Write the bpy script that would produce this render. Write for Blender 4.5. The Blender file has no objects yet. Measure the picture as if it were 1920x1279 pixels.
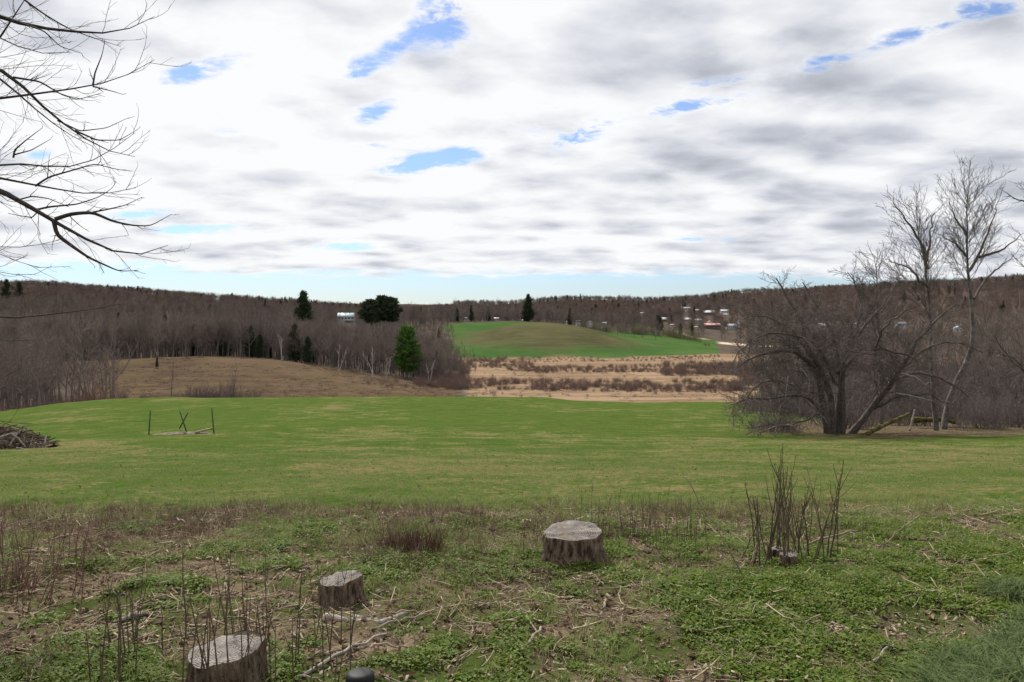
import bpy, math, random
import numpy as np
from mathutils import Vector

S = bpy.context.scene
COL = S.collection
F, CX, CY = 1440.0, 960.0, 605.0       # focal length and horizon of the photograph, in its pixels
rng = np.random.default_rng(7)
random.seed(7)

# ------------------------------------------------------------------ camera
cam_d = bpy.data.cameras.new('camera'); cam = bpy.data.objects.new('camera', cam_d); COL.objects.link(cam)
cam.location = (0, 0, 0); cam.rotation_euler = (math.radians(90), 0, 0)
cam_d.sensor_width = 36; cam_d.lens = 27.0; cam_d.shift_y = -34.5 / 1920
cam_d.clip_start = 0.05; cam_d.clip_end = 20000
S.camera = cam
S.view_settings.view_transform = 'Standard'; S.view_settings.look = 'None'
S.view_settings.exposure = 0.22; S.view_settings.gamma = 1.0

# ------------------------------------------------------------------ sun and sky
SUN_AZ, SUN_EL = math.radians(-28), math.radians(47)
sd = bpy.data.lights.new('sun', 'SUN'); sd.energy = 5.0; sd.angle = math.radians(3); sd.color = (1.0, 0.95, 0.87)
sun = bpy.data.objects.new('sun', sd); COL.objects.link(sun)
sv = Vector((math.sin(SUN_AZ) * math.cos(SUN_EL), math.cos(SUN_AZ) * math.cos(SUN_EL), math.sin(SUN_EL)))
sun.rotation_euler = sv.to_track_quat('Z', 'Y').to_euler()

class NT:
    """small helper for node trees"""
    def __init__(s, nt): s.nt = nt; s.L = nt.links
    def n(s, t, **k):
        o = s.nt.nodes.new(t)
        for a, v in k.items(): setattr(o, a, v)
        return o
    def put(s, sock, v):
        if isinstance(v, bpy.types.NodeSocket): s.L.new(v, sock)
        elif v is not None:
            if isinstance(v, tuple) and len(v) == 3 and len(sock.default_value) == 4: v = v + (1,)
            sock.default_value = v
    def m(s, op, a, b=None, c=None, clamp=False):
        o = s.n('ShaderNodeMath', operation=op, use_clamp=clamp)
        s.put(o.inputs[0], a); s.put(o.inputs[1], b)
        if c is not None: s.put(o.inputs[2], c)
        return o.outputs[0]
    def mix(s, f, a, b, blend='MIX'):
        o = s.n('ShaderNodeMix', data_type='RGBA', blend_type=blend)
        s.put(o.inputs[0], f); s.put(o.inputs[6], a); s.put(o.inputs[7], b)
        return o.outputs[2]
    def ss(s, v, lo, hi, a=0.0, b=1.0):
        o = s.n('ShaderNodeMapRange', interpolation_type='SMOOTHSTEP')
        s.put(o.inputs[0], v); s.put(o.inputs[1], lo); s.put(o.inputs[2], hi); s.put(o.inputs[3], a); s.put(o.inputs[4], b)
        return o.outputs[0]
    def noise(s, vec, scale, detail=4, rough=0.55, dist=0.0):
        o = s.n('ShaderNodeTexNoise'); s.put(o.inputs['Vector'], vec)
        o.inputs['Scale'].default_value = scale; o.inputs['Detail'].default_value = detail
        o.inputs['Roughness'].default_value = rough; o.inputs['Distortion'].default_value = dist
        return o.outputs['Fac']
    def map(s, vec, scale=(1, 1, 1), loc=(0, 0, 0)):
        o = s.n('ShaderNodeMapping'); s.put(o.inputs[0], vec)
        o.inputs['Scale'].default_value = scale; o.inputs['Location'].default_value = loc
        return o.outputs[0]

W = bpy.data.worlds.new('World'); S.world = W; W.use_nodes = True
wn = NT(W.node_tree); W.node_tree.nodes.clear()
out = wn.n('ShaderNodeOutputWorld'); bg = wn.n('ShaderNodeBackground'); wn.L.new(bg.outputs[0], out.inputs[0])
SKY_STR = 0.1
bg.inputs[1].default_value = SKY_STR
sky = wn.n('ShaderNodeTexSky', sky_type='NISHITA', sun_disc=False)
sky.sun_elevation = SUN_EL; sky.sun_rotation = SUN_AZ; sky.air_density = 1.0; sky.dust_density = 0.3; sky.ozone_density = 2.0
tc = wn.n('ShaderNodeTexCoord'); sx = wn.n('ShaderNodeSeparateXYZ'); wn.L.new(tc.outputs['Generated'], sx.inputs[0])
X, Y, Z = sx.outputs
zc = wn.m('ADD', wn.m('MAXIMUM', Z, 0.0), 0.15)
pc = wn.n('ShaderNodeCombineXYZ')                                   # a cloud deck seen in perspective
wn.L.new(wn.m('DIVIDE', X, zc), pc.inputs[0]); wn.L.new(wn.m('DIVIDE', Y, zc), pc.inputs[1])
P2 = pc.outputs[0]
yy = wn.m('MAXIMUM', Y, 0.02)
U = wn.m('DIVIDE', X, yy); V = wn.m('DIVIDE', Z, yy)
n_edge = wn.noise(wn.map(P2, (0.9, 1.0, 1)), 5.0, 8, 0.62, 0.4)
n_big = wn.noise(wn.map(P2, (0.7, 0.9, 1), (3.1, 1.7, 0)), 1.6, 4, 0.55, 0.5)
n_streak = wn.noise(wn.map(P2, (0.75, 1.0, 1), (7.7, 4.2, 0)), 3.6, 7, 0.55, 0.5)
n_fine = wn.noise(wn.map(P2, (0.8, 1.0, 1), (1.7, 9.2, 0)), 11.0, 6, 0.6, 0.2)
n_rag = wn.noise(wn.map(P2, (0.8, 1.1, 1), (5.2, 3.3, 0)), 20.0, 8, 0.68, 0.8)
wig = wn.m('MULTIPLY', wn.m('SUBTRACT', n_edge, 0.5), 3.6)
wig = wn.m('ADD', wig, wn.m('MULTIPLY', wn.m('SUBTRACT', n_fine, 0.5), 1.7))
def blob(px, py, rx, ry, tilt=0.0):
    u0, v0 = (px - CX) / F, (CY - py) / F
    du = wn.m('SUBTRACT', U, u0); dv = wn.m('SUBTRACT', V, v0)
    if tilt: dv = wn.m('SUBTRACT', dv, wn.m('MULTIPLY', du, tilt))
    a = wn.m('MULTIPLY', du, F / rx); b = wn.m('MULTIPLY', dv, F / ry)
    return wn.m('EXPONENT', wn.m('MULTIPLY', wn.m('ADD', wn.m('MULTIPLY', a, a), wn.m('MULTIPLY', b, b)), -1.0))
def total(lst):
    acc = None
    for h, w in lst:
        t = wn.m('MULTIPLY', blob(*h), w); acc = t if acc is None else wn.m('ADD', acc, t)
    return acc
holes = total([((835, 30, 52, 60), 1.45), ((750, 85, 50, 26, 0.5), 0.95), ((672, 132, 30, 22), 1.35), ((365, 135, 72, 24, 0.3), 1.25),
               ((705, 210, 40, 20, 0.3), 1.15), ((795, 305, 95, 20, 0.15), 1.5), ((860, 292, 26, 16), 0.6), ((1090, 254, 52, 22, 0.3), 1.8),
               ((1310, 195, 95, 13, 0.2), 1.25), ((1345, 153, 70, 11, 0.1), 1.15), ((1545, 118, 55, 16, 0.2), 1.15), ((1720, 60, 130, 16, 0.3), 1.0),
               ((1860, 16, 110, 22), 0.9), ((690, 275, 40, 9), 0.8), ((360, 430, 110, 10), 1.25), ((270, 402, 60, 12), 1.25),
               ((1325, 450, 60, 7), 1.1), ((640, 462, 70, 8), 1.1), ((440, 240, 40, 12), 0.6), ((70, 290, 25, 12), 0.8), ((1010, 240, 30, 14), 0.7)])
# clear strip above the horizon, its upper edge runs higher on the left
edge = wn.m('ADD', 0.0715, wn.m('MULTIPLY', wn.ss(U, -0.36, -0.50), 0.014))
edge = wn.m('SUBTRACT', edge, wn.m('MULTIPLY', wn.ss(U, 0.25, 0.55), 0.008))
edge = wn.m('ADD', edge, wn.m('MULTIPLY', wn.m('SUBTRACT', n_edge, 0.5), 0.028))
low = wn.m('MULTIPLY', wn.m('SUBTRACT', edge, V), 90.0)
low = wn.m('MINIMUM', wn.m('MAXIMUM', low, -1.6), 3.0)
fr = wn.ss(Y, 0.05, 0.3)
blue_amt = wn.m('ADD', wn.m('MULTIPLY', wn.m('ADD', wn.m('MULTIPLY', holes, wn.m('ADD', 1.0, wn.m('MULTIPLY', wn.m('ADD', wig, wn.m('MULTIPLY', wn.m('SUBTRACT', n_rag, 0.5), 2.6)), 0.95))), wn.m('MAXIMUM', low, -0.15)), fr), wn.m('MULTIPLY', wig, 0.42))
blue_mask = wn.ss(blue_amt, 0.10, 1.30)
whites = total([((480, 190, 420, 170), 0.36), ((880, 330, 330, 120), 0.10), ((160, 250, 230, 200), 0.22), ((760, 430, 700, 60), 0.12), ((1250, 60, 300, 60), 0.10)])
greys = total([((520, 30, 220, 60), 0.36), ((120, 40, 130, 80), 0.22), ((620, 365, 160, 35), 0.30), ((1700, 330, 320, 130), 0.24), ((1250, 110, 300, 50), 0.15),
               ((1300, 300, 260, 40), 0.18), ((1550, 180, 380, 60), 0.15), ((380, 350, 120, 25), 0.16), ((1750, 430, 260, 70), 0.14), ((1100, 400, 300, 22), 0.12), ((700, 30, 120, 40), 0.12)])
wv = wn.n('ShaderNodeTexNoise'); wn.L.new(P2, wv.inputs['Vector']); wv.inputs['Scale'].default_value = 3.5; wv.inputs['Detail'].default_value = 5
def body(off):
    a = wn.n('ShaderNodeVectorMath', operation='MULTIPLY_ADD'); wn.L.new(wv.outputs['Color'], a.inputs[0]); a.inputs[1].default_value = (0.28, 0.22, 0)
    v = wn.map(P2, (0.85, 1.0, 1), (7.7 + off * math.sin(SUN_AZ), 4.2 + off * math.cos(SUN_AZ), 0)); wn.L.new(v, a.inputs[2])
    vo = wn.n('ShaderNodeTexVoronoi', feature='SMOOTH_F1'); vo.voronoi_dimensions = '2D'; wn.L.new(a.outputs[0], vo.inputs['Vector']); vo.inputs['Scale'].default_value = 3.6; vo.inputs['Smoothness'].default_value = 0.6
    puff = wn.m('SUBTRACT', 0.62, vo.outputs['Distance'])
    return wn.m('ADD', wn.m('MULTIPLY', wn.noise(v, 2.6, 7, 0.50, 0.2), 0.75), wn.m('MULTIPLY', puff, 0.35))
n_a = body(0.0); n_b = body(0.10)
lit = wn.m('MULTIPLY', wn.m('SUBTRACT', n_a, n_b), 2.3)
lum = wn.m('ADD', 0.70, wn.m('MULTIPLY', wn.m('SUBTRACT', n_a, 0.48), -1.4))
lum = wn.m('ADD', lum, lit)
lum = wn.m('ADD', lum, wn.m('MULTIPLY', wn.m('SUBTRACT', n_big, 0.5), -0.8))
lum = wn.m('ADD', lum, wn.m('MULTIPLY', wn.m('SUBTRACT', n_fine, 0.5), 0.30))
lum = wn.m('ADD', lum, wn.m('MULTIPLY', wn.m('SUBTRACT', whites, wn.m('MULTIPLY', greys, 0.6)), fr))
lum = wn.m('ADD', lum, wn.m('MULTIPLY', wn.ss(blue_amt, -0.1, 0.5), 0.16))
ramp = wn.n('ShaderNodeValToRGB'); wn.L.new(lum, ramp.inputs[0])
cr = ramp.color_ramp; cr.elements[0].position = 0.0; cr.elements[0].color = (0.40, 0.42, 0.47, 1)
cr.elements[1].position = 1.0; cr.elements[1].color = (0.95, 0.955, 0.965, 1)
for p, c in ((0.35, (0.54, 0.565, 0.63)), (0.62, (0.73, 0.75, 0.80)), (0.84, (0.87, 0.88, 0.905))):
    e = cr.elements.new(p); e.color = c + (1,)
cloud = wn.mix(1.0, ramp.outputs[0], (0.88 / SKY_STR,) * 3, 'MULTIPLY')
skyc = wn.mix(1.0, sky.outputs[0], wn.mix(wn.ss(Z, 0.0, 0.12), (0.70, 0.76, 0.93), (0.82, 0.96, 1.20)), 'MULTIPLY')
wn.L.new(wn.mix(wn.m('MULTIPLY', blue_mask, wn.ss(V, 0.03, 0.16, 1.0, 0.90)), cloud, skyc), bg.inputs[0])
W.cycles.sampling_method = 'MANUAL'; W.cycles.sample_map_resolution = 1024

# ------------------------------------------------------------------ tags and plain mesh helpers
def tag(o, label=None, cat=None, group=None, kind=None):
    for k, v in (('label', label), ('category', cat), ('group', group), ('kind', kind)):
        if v: o[k] = v
    return o
def empty(name, loc=(0, 0, 0), rz=0, sc=1.0):
    o = bpy.data.objects.new(name, None); COL.objects.link(o); o.location = loc
    o.rotation_euler = (0, 0, rz); o.scale = (sc,) * 3; o.empty_display_size = 0.2
    return o
def np_mesh(name, verts, faces, mat=None, smooth=False):
    """faces: list of int arrays, each (n, k)"""
    me = bpy.data.meshes.new(name); verts = np.asarray(verts, np.float32)
    me.vertices.add(len(verts)); me.vertices.foreach_set('co', verts.ravel())
    faces = [np.asarray(f, np.int32) for f in faces if len(f)]
    tot = sum(f.size for f in faces); cnt = sum(len(f) for f in faces)
    me.loops.add(tot); me.loops.foreach_set('vertex_index', np.concatenate([f.ravel() for f in faces]))
    st = np.concatenate([np.full(len(f), f.shape[1], np.int32) for f in faces])
    me.polygons.add(cnt); me.polygons.foreach_set('loop_start', np.concatenate([[0], np.cumsum(st)[:-1]]).astype(np.int32))
    if smooth: me.polygons.foreach_set('use_smooth', np.ones(cnt, bool))
    me.update(calc_edges=True)
    if mat: me.materials.append(mat)
    return me
def link(name, me, parent=None):
    o = bpy.data.objects.new(name, me); COL.objects.link(o)
    if parent: o.parent = parent
    return o

class Tubes:
    def __init__(s): s.g = {}; s.count = 0
    def add(s, pts, rad, n=3):
        pts = np.asarray(pts, float); s.g.setdefault((len(pts), n), []).append((pts, np.asarray(rad, float))); s.count += 1
    def arrays(s):
        V_, F4, F3 = [], [], []; base = 0
        for (K, n), lst in s.g.items():
            P = np.array([a for a, _ in lst]); R = np.array([b for _, b in lst]); B = len(lst)
            T = np.gradient(P, axis=1); T /= np.linalg.norm(T, axis=2, keepdims=True) + 1e-9
            mean = T.mean(1, keepdims=True); ref = np.zeros_like(mean); ref[..., 0] = 1
            big = np.abs(mean[..., 0:1]) > 0.7; ref = np.where(big, np.array([0., 1., 0.]), ref)
            N = np.cross(T, np.broadcast_to(ref, T.shape)); N /= np.linalg.norm(N, axis=2, keepdims=True) + 1e-9
            Bn = np.cross(T, N); a = np.arange(n) * 2 * np.pi / n
            v = P[:, :, None] + R[:, :, None, None] * (N[:, :, None] * np.cos(a)[None, None, :, None] + Bn[:, :, None] * np.sin(a)[None, None, :, None])
            V_.append(v.reshape(-1, 3))
            i = np.arange(K - 1)[:, None] * n; j = np.arange(n)[None]; j2 = (j + 1) % n
            q = np.stack([i + j, i + j2, i + n + j2, i + n + j], -1).reshape(-1, 4)
            F4.append((q[None] + (base + np.arange(B) * K * n)[:, None, None]).reshape(-1, 4))
            base += B * K * n
        return np.concatenate(V_), np.concatenate(F4)
    def mesh(s, name, mat, smooth=True):
        v, f = s.arrays(); return np_mesh(name, v, [f], mat, smooth)

# value noise for placing and for the lie of the land
_perm = np.random.default_rng(3).random((256, 256))
def vnoise(x, y):
    x = np.asarray(x, float); y = np.asarray(y, float)
    xi = np.floor(x).astype(int); yi = np.floor(y).astype(int); fx = x - xi; fy = y - yi
    fx = fx * fx * (3 - 2 * fx); fy = fy * fy * (3 - 2 * fy)
    g = lambda a, b: _perm[a & 255, b & 255]
    return (g(xi, yi) * (1 - fx) * (1 - fy) + g(xi + 1, yi) * fx * (1 - fy) + g(xi, yi + 1) * (1 - fx) * fy + g(xi + 1, yi + 1) * fx * fy) - 0.5
def fbm(x, y, o=4):
    s = 0; a = 1.0
    for k in range(o): s = s + a * vnoise(x * 2 ** k + 17 * k, y * 2 ** k + 31 * k); a *= 0.5
    return s

# ------------------------------------------------------------------ the lie of the land: sight-line table (distance -> how low the ground lies)
def near(p): return [(-400, p), (2400, p)]
ROWS = {
 0.5: near(3000), 3: near(1541), 4.2: near(1310), 6: [(-400, 1128), (1300, 1128), (1700, 1118), (2400, 1112)],
 7.5: [(-400, 1048), (1000, 1046), (1450, 1040), (1700, 1032), (2400, 1025)], 10.5: [(-400, 962), (1300, 956), (2400, 950)],
 15: near(897), 25: [(-400, 860), (0, 852), (300, 847), (2400, 845)], 38: [(-400, 845), (0, 824), (200, 815), (400, 812), (2400, 812)],
 60: [(-400, 845), (0, 795), (100, 783), (200, 776), (400, 773), (1300, 773), (1600, 785), (2400, 788)],
 90: [(-400, 830), (-200, 800), (0, 770), (100, 756), (200, 747), (300, 744), (600, 743), (860, 742), (1000, 743), (1080, 750), (1200, 754), (1350, 752), (1500, 760), (1920, 768), (2400, 768)],
 130: [(-400, 830), (0, 800), (200, 768), (1350, 768), (1500, 762), (1920, 764), (2400, 765)],
 200: [(-400, 763), (860, 763), (1350, 763), (1600, 745), (2400, 742)],
 240: [(-400, 748), (0, 746), (860, 758), (1350, 758), (1600, 738), (2400, 735)],
 280: [(-400, 720), (0, 715), (200, 708), (300, 704), (450, 704), (600, 716), (700, 724), (800, 735), (860, 741), (1350, 740), (1600, 728), (2400, 725)],
 330: [(-400, 690), (0, 678), (200, 673), (300, 668), (400, 665), (500, 669), (550, 676), (600, 686), (650, 695), (700, 704), (750, 712), (800, 719), (860, 720), (1350, 718), (1600, 712), (2400, 710)],
 400: [(-400, 685), (0, 680), (600, 682), (750, 698), (860, 699), (1350, 699), (2400, 695)],
 450: [(-400, 665), (0, 662), (600, 668), (750, 684), (860, 688), (1350, 688), (2400, 684)],
 520: [(-400, 648), (0, 650), (600, 655), (750, 665), (840, 672), (900, 675), (1100, 675), (1200, 671), (1345, 664), (1500, 670), (2400, 668)],
 560: [(-400, 640), (0, 642), (600, 648), (750, 655), (840, 660), (900, 655), (950, 645), (1000, 640), (1080, 640), (1150, 650), (1200, 660), (1345, 660), (1500, 664), (2400, 660)],
 600: [(-400, 630), (0, 632), (600, 642), (750, 645), (840, 640), (900, 634), (950, 622), (1000, 615), (1050, 613), (1100, 619), (1150, 634), (1200, 651), (1345, 657), (1500, 659), (2400, 652)],
 640: [(-400, 622), (0, 624), (600, 636), (750, 634), (840, 620), (950, 608), (1000, 603), (1050, 604.5), (1100, 612), (1150, 628), (1190, 641), (1230, 647), (1345, 655), (1500, 655), (2400, 645)],
 700: [(-400, 610), (0, 612), (600, 626), (750, 615), (840, 605), (950, 602), (1000, 605), (1050, 611), (1100, 619), (1150, 630), (1200, 636), (1250, 643), (1345, 651), (1500, 650), (2400, 638)],
 850: [(-400, 585), (0, 585), (300, 592), (500, 603), (700, 606), (840, 604), (1000, 604), (1100, 611), (1200, 618), (1300, 628), (1345, 636), (1420, 638), (1500, 632), (1700, 625), (1920, 615), (2400, 610)],
 1100: [(-400, 558), (0, 560), (200, 566), (400, 581), (600, 591), (800, 599), (1000, 600), (1150, 601), (1250, 600), (1350, 602), (1500, 598), (1700, 588), (1920, 575), (2400, 570)],
 1500: [(-400, 530), (0, 535), (100, 535), (200, 543), (300, 552), (400, 563), (500, 572), (600, 579), (800, 588), (1000, 585), (1100, 580), (1200, 578), (1300, 572), (1400, 566), (1500, 560), (1700, 548), (1920, 536), (2400, 528)],
 2200: [(-400, 548), (0, 550), (300, 565), (600, 569), (800, 571), (950, 571), (1050, 563), (1100, 560), (1200, 564), (1300, 562), (1350, 555), (1400, 549), (1500, 546), (1600, 539), (1700, 534), (1800, 530), (1920, 522), (2400, 510)],
 3500: [(-400, 565), (1100, 575), (1920, 560), (2400, 560)], 8000: near(600), 16000: near(604),
}
_D = np.array(sorted(ROWS)); _pxg = np.arange(-400, 2401, 10.0)
_tab = np.array([np.interp(_pxg, *zip(*ROWS[d])) for d in _D])
_lg = np.linspace(math.log(0.5), math.log(16000), 900)
_zt = np.array([-(_tab[i] - CY) / F * _D[i] for i in range(len(_D))])         # heights
_g = np.empty((len(_lg), len(_pxg)))
_dd = np.exp(_lg)
for j in range(len(_pxg)): _g[:, j] = np.interp(_dd, _D, _zt[:, j])
def _blur(a, k, ax):
    w = np.exp(-np.linspace(-2, 2, 2 * k + 1) ** 2); w /= w.sum()
    pad = [(0, 0), (0, 0)]; pad[ax] = (k, k); b = np.pad(a, pad, mode='edge')
    return np.apply_along_axis(lambda v: np.convolve(v, w, 'valid'), ax, b)
_q = _g / _dd[:, None]
_q = _blur(_blur(_q, 7, 0), 4, 1)
def height(x, y):
    x = np.asarray(x, float); y = np.asarray(y, float)
    r = np.hypot(x, y); az = np.arctan2(x, y)
    De = r * np.maximum(np.cos(az), 0.6); De = np.clip(De, 0.5, 15900)
    azc = np.clip(az, -0.85, 0.85)
    px = np.clip(CX + F * np.tan(azc), -400, 2399)
    a = (np.log(De) - _lg[0]) / (_lg[1] - _lg[0]); b = (px + 400) / 10
    i = np.clip(a.astype(int), 0, len(_lg) - 2); j = np.clip(b.astype(int), 0, len(_pxg) - 2); fa = a - i; fb = b - j
    q = _q[i, j] * (1 - fa) * (1 - fb) + _q[i + 1, j] * fa * (1 - fb) + _q[i, j + 1] * (1 - fa) * fb + _q[i + 1, j + 1] * fa * fb
    z = q * De
    back = np.clip((np.abs(az) - 1.3) / 1.0, 0, 1); zb = -1.9 - 0.02 * r
    z = z * (1 - back) + zb * back
    nb = np.clip((16 - r) / 8, 0, 1)
    z = z + nb * (0.10 * fbm(x * 1.1, y * 1.1, 3) + 0.045 * fbm(x * 5, y * 5, 3))
    z = z + np.clip(r / 40, 0, 1) * 0.12 * fbm(x * 0.25, y * 0.25, 3) + np.clip((r - 150) / 300, 0, 1) * 0.9 * fbm(x * 0.02, y * 0.02, 3)
    z = z + np.clip((r - 900) / 500, 0, 1) * 5.0 * fbm(x * 0.006, y * 0.006, 3)
    return z
def at(px, D): x = (px - CX) / F * D; return float(x), float(D), float(height(x, D))
def pix(px, py, D): return ((px - CX) / F * D, D, -(py - CY) / F * D)
def project(x, y, z): return CX + F * x / y, CY - F * z / y

# ------------------------------------------------------------------ ground zones
ZN = ['weed', 'lawn', 'knoll', 'marsh', 'field', 'wood', 'sand', 'litter']
def zones(x, y):
    z = height(x, y); ys = np.where(y > 0.3, y, 0.3); px, py = project(x, ys, z); D = y
    n = fbm(x * 0.5, y * 0.5, 4); nf = fbm(x * 0.03, y * 0.03, 4)
    sm = lambda v, w: np.clip(v / w + 0.5, 0, 1)
    w = {k: np.zeros_like(D) for k in ZN}
    r = np.hypot(x, y)
    rem = np.ones_like(D)
    def take(k, a):
        nonlocal rem
        w[k] += rem * a; rem = rem * (1 - a)
    front = y > 0.3
    take('weed', np.where(front, sm(10.6 + 1.6 * n + 0.4 * np.sin(px * 0.004) - D, 1.4), 1.0))
    # leaf litter under the trees on the right
    e = ((px - 1690) / 300) ** 2 + ((D - 43.5) / 9.0) ** 2
    take('litter', sm(1.0 - e + 0.55 * n, 0.35) * (px > 1300))
    take('litter', 0.85 * sm(D - (60 + 10 * n), 8) * sm(px - 1480, 80) * sm(95 - D, 10))
    take('lawn', sm(97 - D, 3) + 0 * D)
    take('wood', sm(170 + 30 * nf - px, 60) * (D < 1e9))
    take('knoll', sm(860 + 25 * nf - px, 30) * sm(345 - D, 12))
    take('wood', sm(845 + 14 * nf - px + np.clip((560 - D) * 0.25, -5, 30), 18))
    take('marsh', sm(520 + 14 * nf - D + np.clip((px - 1100) * 0.05, 0, 12), 8))
    right = 1345 + 12 * nf
    edge = np.interp(px, [840, 1000, 1100, 1180, 1300, 1360], [700, 690, 735, 790, 800, 810])
    mound = (sm(1.0 - ((px - 1050) / 158) ** 2 - ((D - 604 - (px - 1060) * 0.05) / 54.0) ** 2 + 0.9 * nf, 0.9))
    fieldm = sm(right - px, 10) * sm(edge - D, 8)
    take('knoll', fieldm * mound * 0.68)
    take('field', fieldm)
    tr = np.abs(py - np.interp(px, [1270, 1300, 1350, 1420, 1500], [622, 633, 643, 649, 650]))
    take('sand', sm(1.9 - tr, 1.5) * (px > 1265) * (px < 1480) * (D > 650))
    take('field', sm(34 - np.abs(px - 1900) + 20 * nf, 30) * sm(560 - D, 40) * 0.9)
    take('wood', np.ones_like(D))
    return w

# polar sheet: fine inside the view, coarse outside, out to the horizon
az = np.concatenate([np.radians(np.arange(-180, -42, 3.0)), np.radians(np.arange(-42, 42, 0.17)), np.radians(np.arange(42, 180, 3.0))])
rr = np.concatenate([[0.02], np.exp(np.arange(math.log(0.6), math.log(60), 0.0125)), np.exp(np.arange(math.log(60), math.log(1600), 0.0085)), np.exp(np.arange(math.log(1600), math.log(15000), 0.05))])
A, R = np.meshgrid(az, rr)
gx, gy = R * np.sin(A), R * np.cos(A); gz = height(gx, gy)
wz = zones(gx.ravel(), gy.ravel())
nr, na = A.shape
gv = np.stack([gx, gy, gz], -1).reshape(-1, 3)
I, J = np.meshgrid(np.arange(nr - 1), np.arange(na), indexing='ij'); J2 = (J + 1) % na
gf = np.stack([I * na + J, I * na + J2, (I + 1) * na + J2, (I + 1) * na + J], -1).reshape(-1, 4)[:, ::-1]
Wm = np.stack([wz[k] for k in ZN], -1)

def new_mat(name):
    m = bpy.data.materials.new(name); m.use_nodes = True; t = NT(m.node_tree)
    return m, t, m.node_tree.nodes['Principled BSDF']

def ground_material():
    m, t, b = new_mat('ground_cover')
    geo = t.n('ShaderNodeNewGeometry').outputs['Position']
    zs = []
    for k in ZN:
        a = t.n('ShaderNodeAttribute', attribute_name='w_' + k); zs.append(a.outputs['Fac'])
    N1 = t.noise(geo, 0.10, 5, 0.6); N2 = t.noise(geo, 0.9, 5, 0.65); N3 = t.noise(geo, 7.0, 5, 0.7); N4 = t.noise(geo, 45.0, 3, 0.7)
    N5 = t.noise(geo, 0.022, 6, 0.62); NS = t.noise(t.map(geo, (0.7, 1.0, 1.0)), 0.5, 7, 0.72)
    NM = t.noise(t.map(geo, (0.02, 0.10, 1.0)), 1.0, 6, 0.7)
    # lawn: fresh green with straw-coloured patches
    g = t.mix(t.ss(N2, 0.38, 0.66), (0.043, 0.086, 0.014), (0.070, 0.107, 0.021))
    g = t.mix(t.ss(N3, 0.40, 0.70), g, (0.086, 0.094, 0.032))
    straw = t.mix(t.ss(N3, 0.35, 0.65), (0.115, 0.100, 0.042), (0.20, 0.162, 0.080))
    sepy = t.n('ShaderNodeSeparateXYZ'); t.L.new(geo, sepy.inputs[0])
    nearf = t.ss(sepy.outputs[1], 52.0, 14.0)
    pm = t.m('ADD', t.m('ADD', t.m('MULTIPLY', t.m('SUBTRACT', NS, 0.5), 1.3), t.m('MULTIPLY', t.m('SUBTRACT', N2, 0.5), 1.1)), t.m('MULTIPLY', t.m('SUBTRACT', N3, 0.5), 1.5))
    pm = t.m('ADD', pm, t.m('MULTIPLY', nearf, 0.26))
    pm = t.m('ADD', pm, t.m('MULTIPLY', t.m('SUBTRACT', N1, 0.5), 1.7)); pm = t.m('SUBTRACT', pm, 0.10)
    lawn = t.mix(t.ss(pm, 0.02, 0.34, 0.0, 0.85), g, straw)
    lawn = t.mix(t.m('MULTIPLY', t.ss(t.m('ADD', NS, t.m('MULTIPLY', t.m('SUBTRACT', N3, 0.5), 0.5)), 0.44, 0.30), 0.75), lawn, (0.030, 0.070, 0.014))
    lawn = t.mix(t.m('MULTIPLY', t.ss(N4, 0.5, 0.7), nearf), lawn, (0.035, 0.048, 0.014))
    # weedy bank soil: dead leaves and moss
    wd = t.mix(t.ss(N3, 0.38, 0.62), (0.055, 0.041, 0.026), (0.175, 0.130, 0.086))
    wd = t.mix(t.ss(N4, 0.5, 0.72), wd, (0.28, 0.225, 0.16))
    wd = t.mix(t.ss(t.m('ADD', N2, t.m('MULTIPLY', t.m('SUBTRACT', N3, 0.5), 0.6)), 0.44, 0.58), wd, t.mix(N4, (0.030, 0.048, 0.012), (0.070, 0.085, 0.025)))
    kn = t.mix(t.ss(N5, 0.35, 0.65), (0.064, 0.043, 0.031), (0.108, 0.074, 0.050))
    kn = t.mix(t.ss(N1, 0.40, 0.68), kn, (0.086, 0.068, 0.036)); kn = t.mix(t.m('MULTIPLY', t.ss(NM, 0.42, 0.66), 0.5), kn, (0.135, 0.095, 0.066))
    ma = t.mix(t.ss(NM, 0.34, 0.62), (0.150, 0.102, 0.066), (0.265, 0.186, 0.122))
    ma = t.mix(t.m('MULTIPLY', t.ss(N2, 0.5, 0.75), 0.35), ma, (0.12, 0.08, 0.055))
    fi = t.mix(t.ss(N5, 0.38, 0.62), (0.043, 0.088, 0.025), (0.062, 0.105, 0.033)); fi = t.mix(t.m('MULTIPLY', t.ss(NM, 0.5, 0.72), 0.7), fi, (0.085, 0.108, 0.040))
    wo = t.mix(t.ss(N1, 0.35, 0.65), (0.072, 0.057, 0.047), (0.105, 0.082, 0.066))
    sa = t.mix(N2, (0.40, 0.31, 0.21), (0.55, 0.46, 0.34))
    li = t.mix(t.ss(N3, 0.38, 0.62), (0.060, 0.045, 0.030), (0.150, 0.115, 0.075)); li = t.mix(t.ss(N2, 0.55, 0.68), li, (0.075, 0.10, 0.025))
    acc = (0.0, 0.0, 0.0)
    for zf, c in zip(zs, (wd, lawn, kn, ma, fi, wo, sa, li)):
        v = t.n('ShaderNodeVectorMath', operation='SCALE'); t.put(v.inputs[0], c); t.put(v.inputs['Scale'], zf)
        if acc == (0.0, 0.0, 0.0): acc = v.outputs[0]
        else:
            a = t.n('ShaderNodeVectorMath', operation='ADD'); t.put(a.inputs[0], acc); t.put(a.inputs[1], v.outputs[0]); acc = a.outputs[0]
    t.L.new(acc, b.inputs['Base Color']); b.inputs['Roughness'].default_value = 0.95; b.inputs['Specular IOR Level'].default_value = 0.0
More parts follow.
